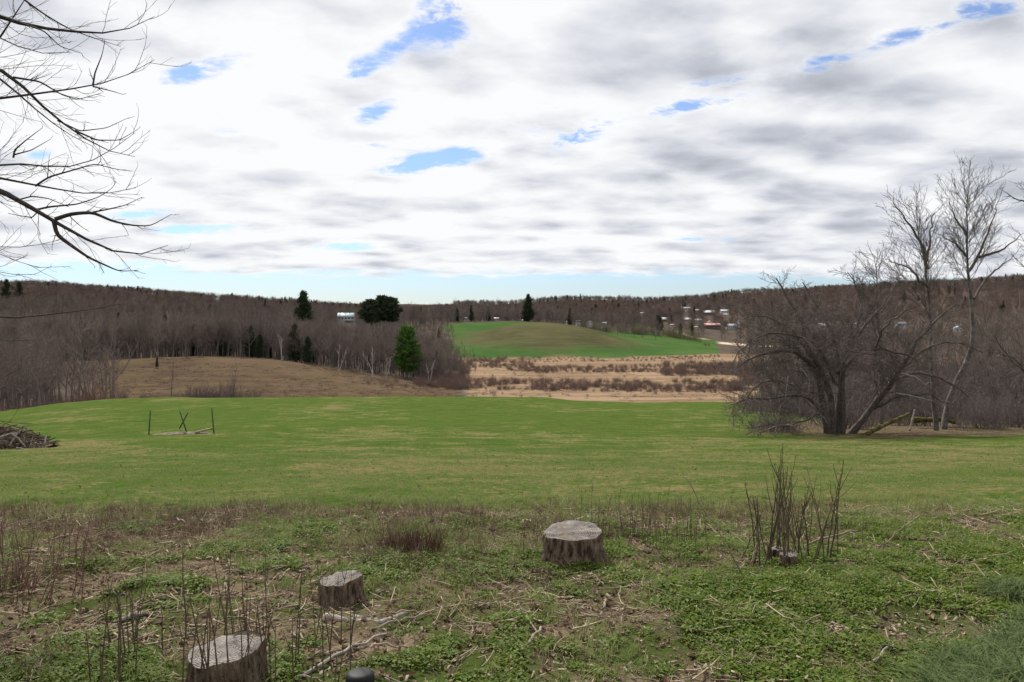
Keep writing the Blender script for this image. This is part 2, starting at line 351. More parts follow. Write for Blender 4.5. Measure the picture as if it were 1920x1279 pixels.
    bp = t.n('ShaderNodeBump'); bp.inputs['Strength'].default_value = 0.7; bp.inputs['Distance'].default_value = 0.06
    t.L.new(t.m('ADD', N3, t.m('MULTIPLY', N4, 0.5)), bp.inputs['Height']); t.L.new(bp.outputs[0], b.inputs['Normal'])
    return m
M_GROUND = ground_material()
face_zone = Wm[gf].mean(1).argmax(1)
for names, zs in (('ground', [0]), ('lawn', [1]), ('knoll', [2]), ('marsh', [3]), ('field', [4]), ('forest_floor', [5]), ('dirt_track', [6]), ('leaf_litter_ground', [7])):
    sel = gf[np.isin(face_zone, zs)]
    if not len(sel): continue
    used, inv = np.unique(sel, return_inverse=True)
    me = np_mesh(names, gv[used], [inv.reshape(-1, 4)], M_GROUND, True)
    for q, k in enumerate(ZN):
        a = me.attributes.new('w_' + k, 'FLOAT', 'POINT'); a.data.foreach_set('value', Wm[used, q].astype(np.float32))
    tag(link(names, me), kind='structure')

# ------------------------------------------------------------------ materials for things
def plain(name, c1, c2, scale=8.0, rough=0.9, rnd=0.0, c3=None, big=None, stretch=(1, 1, 1), bump=0.0, translucent=False, obj=False, spec=0.2):
    m, t, b = new_mat(name)
    if obj: p = t.n('ShaderNodeTexCoord').outputs['Object']
    else: p = t.n('ShaderNodeNewGeometry').outputs['Position']
    if stretch != (1, 1, 1): p = t.map(p, stretch)
    nz = t.noise(p, scale, 5, 0.65)
    c = t.mix(t.ss(nz, 0.35, 0.65), c1, c2)
    if c3:
        oi = t.n('ShaderNodeObjectInfo').outputs['Random']
        f = t.m('MULTIPLY', oi, rnd)
        c = t.mix(f, c, c3)
    if big:
        nb = t.noise(t.n('ShaderNodeNewGeometry').outputs['Position'], big[0], 3, 0.5)
        c = t.mix(t.ss(nb, 0.40, 0.66, 0, big[2]), c, big[1])
    t.L.new(c, b.inputs['Base Color']); b.inputs['Roughness'].default_value = rough; b.inputs['Specular IOR Level'].default_value = spec
    if bump:
        bp = t.n('ShaderNodeBump'); bp.inputs['Strength'].default_value = 1.0; bp.inputs['Distance'].default_value = bump
        t.L.new(nz, bp.inputs['Height']); t.L.new(bp.outputs[0], b.inputs['Normal'])
    if translucent:
        tr = t.n('ShaderNodeBsdfTranslucent'); t.L.new(c, tr.inputs[0]); mx = t.n('ShaderNodeMixShader'); mx.inputs[0].default_value = 0.4
        t.L.new(b.outputs[0], mx.inputs[1]); t.L.new(tr.outputs[0], mx.inputs[2]); t.L.new(mx.outputs[0], m.node_tree.nodes['Material Output'].inputs[0])
    return m
M = {
 'woodbark': plain('woodland_bark', (0.085, 0.072, 0.066), (0.150, 0.128, 0.118), 1.5, c3=(0.175, 0.150, 0.14), rnd=0.6),
 'woodtwig': plain('woodland_twigs', (0.074, 0.060, 0.053), (0.108, 0.088, 0.077), 0.6, c3=(0.195, 0.155, 0.132), rnd=1.0, big=(0.012, (0.160, 0.122, 0.102), 0.7)),  # woodland and hill twigs lightened and greyed in place of distance haze
 'hilltwig': plain('hill_twigs', (0.076, 0.064, 0.060), (0.100, 0.083, 0.076), 0.3, c3=(0.170, 0.122, 0.102), rnd=1.0, big=(0.0045, (0.140, 0.088, 0.066), 0.75)),
 'treebark': plain('tree_bark', (0.075, 0.063, 0.054), (0.13, 0.112, 0.098), 6, bump=0.02),
 'apple': plain('old_apple_bark', (0.062, 0.050, 0.044), (0.115, 0.095, 0.083), 9, bump=0.02),
 'appletwig': plain('apple_twigs', (0.105, 0.084, 0.078), (0.155, 0.125, 0.115), 3),
 'pale': plain('pale_grey_bark', (0.065, 0.058, 0.052), (0.165, 0.152, 0.138), 4, bump=0.01),
 'birch': plain('white_birch_bark', (0.26, 0.23, 0.22), (0.50, 0.46, 0.44), 2),
 'darkbranch': plain('dark_branch_bark', (0.030, 0.026, 0.023), (0.060, 0.052, 0.046), 25, bump=0.003),
 'dead': plain('dead_grey_wood', (0.16, 0.14, 0.12), (0.32, 0.29, 0.26), 12),
 'conifer': plain('dark_needles', (0.022, 0.038, 0.018), (0.052, 0.075, 0.036), 1.2, c3=(0.045, 0.06, 0.03), rnd=0.5),
 'pine': plain('bright_pine_needles', (0.045, 0.115, 0.018), (0.11, 0.20, 0.040), 0.8),
 'shrub': plain('marsh_shrub_twigs', (0.120, 0.088, 0.076), (0.165, 0.124, 0.105), 0.5, c3=(0.16, 0.092, 0.072), rnd=0.8),
 'sapgreen': plain('budding_twigs', (0.13, 0.12, 0.075), (0.17, 0.15, 0.10), 0.5, c3=(0.20, 0.19, 0.10), rnd=0.5),
 'stumpbark': plain('stump_bark', (0.040, 0.027, 0.019), (0.235, 0.170, 0.122), 26, stretch=(1, 1, 0.35), bump=0.05, obj=True),
 'stumptop': plain('weathered_stump_top', (0.21, 0.195, 0.185), (0.42, 0.40, 0.385), 14, obj=True, bump=0.006),
 'stick': plain('straw_sticks', (0.20, 0.15, 0.095), (0.42, 0.34, 0.24), 9, c3=(0.16, 0.13, 0.11), rnd=0.9),
 'straw': plain('dead_straw', (0.26, 0.20, 0.13), (0.52, 0.43, 0.30), 5, c3=(0.13, 0.09, 0.07), rnd=0.7),
 'leafdead': plain('dead_leaves', (0.11, 0.060, 0.034), (0.25, 0.165, 0.10), 14, c3=(0.42, 0.34, 0.25), rnd=0.9),
 'cover': plain('ground_cover_leaves', (0.055, 0.115, 0.010), (0.120, 0.195, 0.020), 9, c3=(0.16, 0.17, 0.035), rnd=0.7, translucent=True, rough=0.6),
 'grass': plain('lawn_grass_blades', (0.085, 0.180, 0.022), (0.135, 0.225, 0.040), 3.0, c3=(0.32, 0.28, 0.14), rnd=0.7, translucent=True, rough=0.8, big=(0.6, (0.22, 0.22, 0.08), 0.5)),
 'tallgrass': plain('blue_green_grass', (0.038, 0.078, 0.022), (0.15, 0.205, 0.085), 14.0, c3=(0.16, 0.19, 0.085), rnd=0.8, translucent=True, rough=0.8, spec=.05),
 'shoot': plain('shoot_bark', (0.062, 0.045, 0.034), (0.105, 0.082, 0.060), 20, c3=(0.11, 0.09, 0.05), rnd=0.6),
 'redstem': plain('red_brown_stems', (0.085, 0.045, 0.032), (0.175, 0.10, 0.075), 12),
 'moss': plain('yellow_green_moss', (0.035, 0.030, 0.018), (0.13, 0.11, 0.02), 5, bump=0.02),
 'stake': plain('green_painted_metal', (0.025, 0.045, 0.028), (0.05, 0.08, 0.05), 9, rough=0.5),
 'soil': plain('bare_soil', (0.07, 0.05, 0.033), (0.17, 0.13, 0.09), 6, bump=0.03),
 'plank': plain('old_plank', (0.20, 0.14, 0.10), (0.34, 0.26, 0.20), 5),
 'dry': plain('dry_grass_blades', (0.13, 0.095, 0.065), (0.21, 0.155, 0.105), 0.08, c3=(0.24, 0.18, 0.12), rnd=0.6),
 'backlittwig': plain('backlit_fine_twigs', (0.055, 0.046, 0.040), (0.095, 0.080, 0.070), 5),  # crown twigs darkened: backlit look against the sky put into the colour
 'stalkbrown': plain('brown_stalks', (0.13, 0.09, 0.06), (0.22, 0.16, 0.11), 6, c3=(0.10, 0.07, 0.05), rnd=.7),
 'pilewood': plain('cut_branch_bark', (0.045, 0.030, 0.024), (0.11, 0.075, 0.058), 5),
 'black': plain('black_plastic', (0.008, 0.008, 0.009), (0.016, 0.016, 0.017), 9, rough=0.6),
 'rock': plain('grey_rock', (0.17, 0.15, 0.14), (0.34, 0.32, 0.30), 9, bump=0.01),
 'white': plain('white_siding', (0.46, 0.46, 0.46), (0.58, 0.58, 0.58), 2), 'darkwin': plain('window_glass', (0.03, 0.035, 0.04), (0.06, 0.065, 0.07), 2, rough=0.15, spec=0.5),
 'paleroof': plain('pale_metal_roof', (0.36, 0.38, 0.40), (0.50, 0.51, 0.53), 2, rough=0.5), 'blueroof': plain('pale_blue_metal_roof', (0.36, 0.46, 0.48), (0.44, 0.53, 0.55), 1, rough=0.5),
 'brownwall': plain('dark_brown_wall', (0.10, 0.07, 0.06), (0.15, 0.10, 0.09), 1), 'greywall': plain('grey_wall', (0.28, 0.29, 0.30), (0.36, 0.37, 0.38), 1),
 'pinkroof': plain('faded_red_roof', (0.42, 0.22, 0.20), (0.52, 0.30, 0.28), 1), 'darkroof': plain('dark_shingles', (0.10, 0.10, 0.11), (0.16, 0.16, 0.17), 1),
}

# ------------------------------------------------------------------ trees
def unit(v): return v / (np.linalg.norm(v) + 1e-9)
def branch_pts(rg, p, d, L, K, wob, trop, droop=0.0):
    pts = [np.array(p, float)]; d = unit(np.array(d, float)); st = L / (K - 1)
    for k in range(K - 1):
        d = unit(d + rg.normal(0, wob, 3) + np.array([0, 0, trop - droop * (1 - k / K)])); pts.append(pts[-1] + d * st)
    return np.array(pts), d
def side_dir(rg, d, ang):
    a = rg.normal(0, 1, 3); a -= d * a.dot(d); a = unit(a)
    return unit(d * math.cos(ang) + a * math.sin(ang))
def ramify(rg, tb, pts, r0, L, spec, level=0, lo=0.15):
    """spec: per level (count per metre, length ratio, angle, K, sides, wobble, tropism, radius ratio, min radius)"""
    if level >= len(spec): return
    cpm, lr, ang, K, sides, wob, trop, rr_, rmin = spec[level]
    n = max(1, int(round(cpm * L))) if cpm < 50 else int(cpm - 50)
    for t_ in np.clip(np.linspace(lo, 0.98, n) + rg.normal(0, 0.25 / n, n), lo * 0.7, 1):
        f = t_ * (len(pts) - 1); i = min(int(f), len(pts) - 2); fr_ = f - i
        p = pts[i] * (1 - fr_) + pts[i + 1] * fr_; d = unit(pts[i + 1] - pts[i])
        l2 = L * lr * rg.uniform(0.6, 1.15) * (1.15 - 0.65 * t_)
        d2 = side_dir(rg, d, ang * rg.uniform(0.7, 1.25))
        q, _ = branch_pts(rg, p, d2, l2, K, wob, trop)
        ra = max(r0 * (1.05 - 0.8 * t_) * rr_, rmin)
        tb.add(q, np.linspace(ra, max(ra * 0.35, rmin * 0.6), K), sides)
        ramify(rg, tb, q, ra, l2, spec, level + 1, 0.2)

def bare_tree_meshes(seed, H, kind, bark, twig, wood=True):
    rg = np.random.default_rng(seed); tt, tc_ = Tubes(), Tubes()
    lean = rg.normal(0, 0.06, 3); lean[2] = 1
    pts, _ = branch_pts(rg, (0, 0, -0.5), lean, H, 9, 0.035, 0.02)
    r = H * 0.0125
    tt.add(pts, np.linspace(r, r * 0.18, 9), 6)
    if kind == 'fork':
        d2 = unit(np.array([rg.normal(0, .4), rg.normal(0, .4), 1.0])); p2, _ = branch_pts(rg, pts[3], d2, H * 0.6, 7, 0.05, 0.05)
        tt.add(p2, np.linspace(r * 0.6, r * 0.12, 7), 5)
        ramify(rg, tc_, p2, r * 0.5, H * 0.6, [(0.9, 0.34, 0.7, 4, 3, .10, .12, .45, .03), (1.9, 0.40, 0.7, 3, 3, .14, .08, .5, .018), (2.4, 0.5, 0.7, 2, 3, .1, .05, .5, .013)], 0, 0.2)
    cr0 = {'tall': 0.42, 'fork': 0.4, 'round': 0.28}[kind]
    lr = {'tall': 0.30, 'fork': 0.34, 'round': 0.46}[kind]
    ramify(rg, tc_, pts, r * 0.8, H, [(1.25, lr, 0.85, 5, 3, .08, .13, .42, .035), (2.0, 0.45, 0.75, 3, 3, .14, .08, .5, .018), (2.8, 0.5, 0.7, 2, 3, .1, .05, .5, .013)], 0, cr0)
    return tt.mesh('trunk', bark), tc_.mesh('crown', twig)

def join_meshes(name, mes):
    vs, fs, mats, mi = [], [], [], []; base = 0
    for k, me in enumerate(mes):
        v = np.empty(len(me.vertices) * 3, np.float32); me.vertices.foreach_get('co', v); v = v.reshape(-1, 3)
        n = me.loops[:] and len(me.loops); li_ = np.empty(n, np.int32); me.loops.foreach_get('vertex_index', li_)
        k_ = me.polygons[0].loop_total
        vs.append(v); fs.append(li_.reshape(-1, k_) + base); base += len(v); mats.append(me.materials[0]); mi.append(np.full(n // k_, k, np.int32))
    out_ = np_mesh(name, np.concatenate(vs), fs, None, True)
    for m_ in mats: out_.materials.append(m_)
    out_.polygons.foreach_set('material_index', np.concatenate(mi))
    return out_

def needle_fans(rg, centers, dirs, size, n_per, mat, name):
    """flat little needle sprays, one triangle each"""
    C = np.repeat(centers, n_per, 0); Dd = np.repeat(dirs, n_per, 0); n = len(C)
    C = C + rg.normal(0, size * 0.45, (n, 3)) * np.array([1, 1, 0.6])
    d = Dd + rg.normal(0, 0.6, (n, 3)); d /= np.linalg.norm(d, axis=1, keepdims=True)
    s = np.cross(d, rg.normal(0, 1, (n, 3))); s /= np.linalg.norm(s, axis=1, keepdims=True)
    sz = size * rg.uniform(0.6, 1.2, (n, 1))
    v = np.stack([C - s * sz * 0.22, C + s * sz * 0.22, C + d * sz], 1).reshape(-1, 3)
    return np_mesh(name, v, [np.arange(n * 3).reshape(-1, 3)], mat)
def conifer_meshes(seed, H, width, mat, base=0.1, shape=1.0, per=1.0, nsize=0.75):
    rg = np.random.default_rng(seed); tt = Tubes(); pts, _ = branch_pts(rg, (0, 0, -0.5), (0, 0, 1), H + 0.4, 8, 0.02, 0.03)
    r = H * 0.014; tt.add(pts, np.linspace(r, r * 0.1, 8), 6); cs, ds = [], []
    nb = int(H * 7 * per)
    for k in range(nb):
        f = base + (1 - base) * (k + rg.random()) / nb; p = pts[0] + (pts[-1] - pts[0]) * f
        L = width * 0.5 * ((1 - (f - base) / (1 - base)) ** shape * 0.93 + 0.07) * rg.uniform(0.6, 1.2)
        if f < base + 0.12: L *= 0.55 + 3.5 * (f - base)
        a = rg.uniform(0, 2 * math.pi); d = np.array([math.cos(a), math.sin(a), 0.12 + 0.5 * f])
        q, dd = branch_pts(rg, p, d, L, 4, 0.08, 0.02); tt.add(q, np.linspace(0.05, 0.02, 4), 3)
        m_ = max(2, int(L / (nsize * 0.45)))
        for s_ in np.linspace(0.25, 1, m_): cs.append(q[0] + (q[-1] - q[0]) * s_); ds.append(unit(d + np.array([0, 0, 0.25])))
    return tt.mesh('trunk', M['woodbark']), needle_fans(rg, np.array(cs), np.array(ds), nsize, 9, mat, 'crown')

def tree_from(meshes, name, loc, rz, sc, label, cat, group=None, two=True):
    if two:
        o = empty(name, loc, rz, sc); tag(o, label, cat, group)
        link('trunk', meshes[0], o); link('crown', meshes[1], o)
    else:
        o = link(name, meshes); o.location = loc; o.rotation_euler = (0, 0, rz); o.scale = (sc,) * 3; tag(o, label, cat, group)
    return o

# geometry-node scatter for what nobody could count
def scatter(name, protos, pts, rz, sc, idx, tilt=None, label=None, cat=None):
    c = bpy.data.collections.new(name + '_sources')
    for k, me in enumerate(protos):
        o = bpy.data.objects.new('%s_source_%02d' % (name, k), me); c.objects.link(o)
    n = len(pts); me = bpy.data.meshes.new(name); me.vertices.add(n); me.vertices.foreach_set('co', np.asarray(pts, np.float32).ravel())
    rot = np.zeros((n, 3), np.float32); rot[:, 2] = rz
    if tilt is not None: rot[:, 0] = tilt[:, 0]; rot[:, 1] = tilt[:, 1]
    a = me.attributes.new('rot', 'FLOAT_VECTOR', 'POINT'); a.data.foreach_set('vector', rot.ravel())
    a = me.attributes.new('scl', 'FLOAT', 'POINT'); a.data.foreach_set('value', np.asarray(sc, np.float32))
    a = me.attributes.new('idx', 'INT', 'POINT'); a.data.foreach_set('value', np.asarray(idx, np.int32))
    o = link(name, me); tag(o, label, cat, None, 'stuff')
    g = bpy.data.node_groups.new(name + '_nodes', 'GeometryNodeTree')
    g.interface.new_socket('Geometry', in_out='INPUT', socket_type='NodeSocketGeometry'); g.interface.new_socket('Geometry', in_out='OUTPUT', socket_type='NodeSocketGeometry')
    N = g.nodes; gi = N.new('NodeGroupInput'); go = N.new('NodeGroupOutput'); ip = N.new('GeometryNodeInstanceOnPoints')
    ci = N.new('GeometryNodeCollectionInfo'); ci.inputs['Collection'].default_value = c
    ci.inputs['Separate Children'].default_value = True; ci.inputs['Reset Children'].default_value = True
    def attr(nm, ty):
        q = N.new('GeometryNodeInputNamedAttribute'); q.data_type = ty; q.inputs['Name'].default_value = nm; return q.outputs['Attribute']
    er = N.new('FunctionNodeEulerToRotation'); L = g.links
    L.new(gi.outputs[0], ip.inputs['Points']); L.new(ci.outputs[0], ip.inputs['Instance']); ip.inputs['Pick Instance'].default_value = True
    L.new(attr('idx', 'INT'), ip.inputs['Instance Index']); L.new(attr('rot', 'FLOAT_VECTOR'), er.inputs[0]); L.new(er.outputs[0], ip.inputs['Rotation'])
    L.new(attr('scl', 'FLOAT'), ip.inputs['Scale']); L.new(ip.outputs[0], go.inputs[0])
    md = o.modifiers.new('scatter', 'NODES'); md.node_group = g
    return o

KINDS = ['tall', 'fork', 'round', 'tall', 'fork', 'round']
WOOD = [bare_tree_meshes(100 + k, 16.0, KINDS[k], M['woodbark'], M['woodtwig']) for k in range(6)]
WOODJ = [join_meshes('bare_tree_%d' % k, w) for k, w in enumerate(WOOD)]
def simple_tree(seed, H, mat):
    rg = np.random.default_rng(seed); tb = Tubes(); pts, _ = branch_pts(rg, (0, 0, -0.5), (0, 0, 1), H * .78, 5, 0.05, 0.02)
    tb.add(pts, np.linspace(H * 0.013, H * 0.003, 5), 3)
    ramify(rg, tb, pts, H * 0.01, H, [(1.3, 0.50, 1.1, 4, 3, .12, .10, .40, .045), (1.8, 0.50, 0.85, 2, 3, .14, .06, .5, .032), (2.0, 0.55, 0.8, 2, 3, .1, .05, .5, .024)], 0, 0.25)
    return tb.mesh('far_tree', mat)
HILL = [simple_tree(200 + k, 15.0, M['hilltwig']) for k in range(5)]
CON = [conifer_meshes(300 + k, 18.0, w, M['conifer'], 0.08, s) for k, (w, s) in enumerate(((7.5, 1.0), (9.5, 0.7), (6.0, 0.8)))]
CONW = [conifer_meshes(310 + k, 18, 13.5, M['conifer'], 0.05, 0.6, 1.5, 0.9) for k in range(2)]
CONJ = [join_meshes('conifer_%d' % k, w) for k, w in enumerate(CON)]
def bush(seed, H, mat, n=20, sub=4, spread=1.0):
    rg = np.random.default_rng(seed); tb = Tubes()
    for k in range(n):
        a = rg.uniform(0, 6.283); d = (math.cos(a) * rg.uniform(0.1, 1.1) * spread, math.sin(a) * rg.uniform(0.1, 1.1) * spread, 1)
        L = H * rg.uniform(0.45, 1.05); q, _ = branch_pts(rg, (rg.normal(0, H * .2), rg.normal(0, H * .2), -0.1), d, L, 4, 0.13, 0.05)
        tb.add(q, np.linspace(H * 0.010, H * 0.003, 4), 3)
        ramify(rg, tb, q, H * 0.006, L, [(50 + sub + 3, 0.42, 0.8, 3, 3, .15, .08, .6, H * .0030), (50 + sub + 1, 0.5, 0.7, 2, 3, .1, .05, .6, H * .0022)], 0, 0.15)
    return tb.mesh('bush', mat)
BUSH = [bush(400 + k, 3.0, M['shrub']) for k in range(4)]
THICK = [bush(440 + k, 3.0, M['appletwig'], 20, 4) for k in range(3)]
SAP = [bush(420 + k, 6.0, M['sapgreen'], 12, 4, .5) for k in range(3)]

# places that must stay in view: (px0, px1, top py, distance)
def seen(px, py, d0=700, d1=2100):
    """distance at which the land past d0 first comes up to this sight line"""
    Ds = np.linspace(d0, d1, 700); pr = CY - F * height((px - CX) / F * Ds, Ds) / Ds; k = np.argmax(pr <= py)
    return float(Ds[k]) if pr[k] <= py else float(Ds[np.argmin(pr)])
# name, (left right top base in the photograph), sight distance start
VILLAGE = [(1286, 583, 19, 8), (1307, 586, 11, 7), (1329, 590, 25, 9), (1358, 585, 17, 6), (1361, 592, 11, 5), (1246, 602, 23, 9), (1288, 601, 19, 8), (1309, 603, 15, 7), (1334, 615, 36, 14), (1371, 616, 20, 11), (1386, 612, 10, 11),
           (1304, 617, 10, 5), (1262, 612, 14, 5), (1546, 617, 24, 13), (1611, 614, 14, 14), (1690, 613, 26, 10), (1796, 621, 16, 11), (1180, 588, 8, 4), (1205, 590, 10, 5)]
WINDOWS = [(a - w * .36, a + w * .36, b - 1, seen(a, b + 1) - 4) for a, b, w, h in VILLAGE] + [(630, 668, 602, 845), (1060, 1068, 604, 790), (1080, 1088, 604, 790), (1099, 1109, 604, 790), (1128, 1136, 606, 790), (868, 882, 600, 790), (924, 938, 600, 790), (976, 988, 602, 790),
           (560, 584, 592, 640), (684, 752, 596, 610), (978, 1004, 602, 714), (740, 790, 700, 347), (1285, 1400, 648, 790)]
def clear_view(px, D, H, z):
    top = CY - F * (z + H) / D; ok = np.ones(len(px), bool)
    for a, b, t_, d_ in WINDOWS: ok &= ~((px > a) & (px < b) & (D < d_) & (top < t_))
    return ok
def sample(n, px0, px1, d0, d1, power=1.0, seed=1):
    rg = np.random.default_rng(seed); u = rg.random(n); k = power + 1
    D = (d0 ** k + u * (d1 ** k - d0 ** k)) ** (1 / k); px = rg.uniform(px0, px1, n)
    x = (px - CX) / F * D; return px, D, x, height(x, D), rg

# --- the woods as one mass
def wood_mass():
    P, RZ, SC, IX = [], [], [], []
    def put(n, px0, px1, d0, d1, power, seed, h=(0.7, 1.25), mask=None, con=0.006, hill=False):
        px, D, x, z, rg = sample(n, px0, px1, d0, d1, power, seed)
        sc = rg.uniform(h[0], h[1], n); ok = clear_view(px, D, 16 * sc, z)
        if mask is not None: ok &= mask(px, D, x)
        ix = rg.integers(0, 6, n)
        if hill: ix = rg.integers(6, 11, n)
        cn = rg.random(n) < con * (1 + 3 * (fbm(x * 0.008, D * 0.008, 2) > 0.25)); ix = np.where(cn & (rg.random(n) < .8), rg.integers(11, 14, n), ix); sc = np.where(cn, sc * 0.8, sc)
        sc = sc * (1 + .35 * fbm(x * .01 + 4, D * .01, 2))
        sc = sc * np.where((D < 690) & (px < 900), np.interp(px, [750, 835, 885], [1, .68, .34]), 1.0)
        P.append(np.stack([x, D, z - 0.2], 1)[ok]); RZ.append(rg.uniform(0, 6.28, n)[ok]); SC.append(sc[ok]); IX.append(ix[ok])
    fld = lambda px, D, x: ~((px > 838) & (px < np.interp(D, [520, 640, 700, 800], [1360, 1340, 1330, 1300])) & (D < np.interp(px, [840, 1000, 1100, 1180, 1300, 1360], [705, 700, 745, 795, 800, 810])))
    put(2600, -350, 835, 345, 520, 0.5, 11, (0.8, 1.2))
    put(3600, -350, 850, 500, 900, 0.4, 12, (0.8, 1.2))
    put(520, -350, 120, 125, 345, 0.6, 13, (0.6, 1.05))
    put(900, 838, 1320, 700, 900, 0.3, 14, (0.7, 1.15), fld, 0.02)
    put(3200, -350, 1320, 850, 1250, 0.4, 15, (0.8, 1.2), fld, 0.012, True)
    put(4200, -350, 1150, 1200, 1650, 0.3, 16, (0.8, 1.2), None, 0.03, True)
    put(4200, 850, 2300, 1500, 2300, 0.3, 17, (0.8, 1.25), None, 0.03, True)
    put(3200, 1150, 2300, 950, 1550, 0.3, 18, (0.8, 1.2), None, 0.012, True)
    put(1900, 1350, 2300, 560, 980, 0.3, 19, (0.6, 1.0), lambda px, D, x: fbm(x * 0.02, D * 0.02, 2) > -0.3, 0.004)
    put(900, 1420, 2300, 150, 540, 0.5, 20, (0.35, 0.7), lambda px, D, x: ~((px > 1850) & (px < 1960) & (D > 330)), 0.0)
    put(520, 750, 897, 370, 560, 0.3, 21, (0.45, 0.8), lambda px, D, x: px < 897 - (D - 380) * 0.04, 0.0)
    scatter('distant_woodland', WOODJ + HILL + CONJ, np.concatenate(P), np.concatenate(RZ), np.concatenate(SC), np.concatenate(IX),
            label='bare grey brown woods covering the hills across the valley', cat='woodland')
wood_mass()

def place_set(name, meshes, spots, label, cat, group, two=True, hmul=1.0, seed=5):
    rg = np.random.default_rng(seed)
    for px, D, h in spots:
        k = int(rg.integers(0, len(meshes))); x, y, z = at(px, D)
        tree_from(meshes[k], name, (x, y, z - 0.15), float(rg.uniform(0, 6.28)), h, label, cat, group, two)
def spots(n, px0, px1, d0, d1, h0, h1, seed, power=0.3):
    px, D, x, z, rg = sample(n, px0, px1, d0, d1, power, seed); sc = rg.uniform(h0, h1, n); ok = clear_view(px, D, 16 * sc, z)
    return list(zip(px[ok], D[ok], sc[ok]))
place_set('bare_tree', WOOD, spots(70, 205, 835, 334, 362, 0.85, 1.2, 31), 'tall bare tree at the front edge of the woods above the tan knoll', 'tree', 'trees along the woods edge above the knoll')
place_set('bare_tree', WOOD, spots(34, -60, 215, 110, 250, 0.6, 0.95, 32), 'bare tree in the woods at the left end of the lawn', 'tree', 'trees beyond the left end of the lawn')
place_set('bare_tree', WOOD, spots(52, 845, 1230, 708, 735, 0.85, 1.35, 33), 'bare tree in the row behind the top of the green field', 'tree', 'trees behind the green field')
place_set('bare_tree', WOOD, spots(24, 790, 870, 380, 560, 0.4, 0.8, 34), 'small bare tree between the woods and the edge of the marsh', 'tree', 'trees where woods meet marsh')
place_set('bare_tree', WOOD, spots(26, 1800, 2020, 75, 150, 0.55, 0.85, 36), 'taller bare tree in the woods at the right edge beyond the thicket', 'tree', 'trees at the right edge beyond the thicket')
place_set('bare_tree', WOOD, spots(120, 1425, 1990, 56, 150, 0.34, 0.62, 35), 'low bare tree in the thicket behind the spreading old apple tree', 'tree', 'thicket trees behind the apple tree')
for i, (px, D, h, lb) in enumerate(((322, 232, 0.85, 'slim bare tree in front of the tan knoll, left of the bushes'), (436, 228, 0.72, 'bare tree standing among bushes before the tan knoll'),
                      (160, 170, 0.95, 'thick bare trunk in front of the left end of the knoll'), (208, 200, 1.0, 'straight bare tree just left of open tan slope'), (133, 180, 0.9, 'leaning bare tree among thicket at left edge of knoll'))):
    x, y, z = at(px, D); tree_from(WOOD[i % 6], 'bare_tree', (x, y, z - .1), i * 1.3, h, lb, 'tree')
# birches
BIR = []
for k in range(3):
    rg = np.random.default_rng(520 + k); tt, tw = Tubes(), Tubes()
    for s in range(2 + k % 2):
        d = (rg.normal(0, .28), rg.normal(0, .2), 1); q, _ = branch_pts(rg, (rg.normal(0, .3), 0, -.3), d, 14 * rg.uniform(.75, 1), 8, 0.07, 0.03)
        tt.add(q, np.linspace(0.20, 0.06, 8), 5)
        ramify(rg, tt, q, 0.11, 12, [(50 + 7, 0.3, 0.6, 4, 3, .1, .12, .6, .07), (50 + 3, 0.4, 0.6, 3, 3, .1, .1, .5, .04)], 0, 0.5)
        ramify(rg, tw, q, 0.08, 12, [(50 + 9, 0.2, 0.6, 3, 3, .1, .08, .5, .03), (50 + 5, 0.5, 0.6, 2, 3, .1, .1, .5, .02)], 0, 0.45)
    BIR.append((tt.mesh('trunk', M['birch']), tw.mesh('crown', M['woodtwig'])))
for px, D, h, lb in ((636, 326, 0.85, 'white birch with two leaning stems at the foot of the woods'), (700, 322, 0.9, 'white birch clump with many pale stems left of the bright pine'),
                     (722, 324, 0.75, 'pale birch close beside the bright green pine'), (806, 330, 0.72, 'slim pale birch right of the bright green pine'), (528, 338, 0.9, 'pale stemmed birch between the two dark evergreens'), (1905, 250, 0.9, 'thin white birch at the right edge beyond the thicket')):
    x, y, z = at(px, D); tree_from(BIR[int(px) % 3], 'birch_tree', (x, y, z), px * .1, h, lb, 'tree')
# evergreens that stand out
def con(px, D, hpx, meshes, H0, lb, name='evergreen_tree', topy=None, rz=0.0):
    x, y, z = at(px, D); H = hpx * D / F
    if topy is not None: H = (CY - topy) / F * D - z
    tree_from(meshes, name, (x, y, z), rz, H / H0, lb, 'tree')
BP = conifer_meshes(350, 19, 11.5, M['pine'], 0.16, 0.42, 1.5, 0.8)
con(764, 348, 0, BP, 19, 'bright green pine at the edge of the marsh', 'pine_tree', topy=614)
DP = [conifer_meshes(360 + k, 18, 11.5, M['conifer'], 0.48, 0.45, 1.2, 0.9) for k in range(2)]
DP2 = conifer_meshes(365, 18, 9.5, M['conifer'], 0.05, 0.8, 1.6, 0.9)
con(570, 640, 0, DP2, 18, 'dark pointed evergreen rising above the woods left of the pale blue roof', topy=548)
for px, ty, lb in ((694, 565, 'dark broad pine, leftmost of the group right of the blue roofed house'), (712, 558, 'tallest dark pine in the group right of the blue roofed house'), (732, 561, 'dark broad pine, rightmost of the group near the blue roofed house')):
    con(px, 600 + (px % 7) * 3, 0, DP[int(px) % 2], 18, lb, 'pine_tree', topy=ty, rz=px)
con(990, 716, 0, DP2, 18, 'dark evergreen standing alone at the top of the green field', topy=553, rz=2)
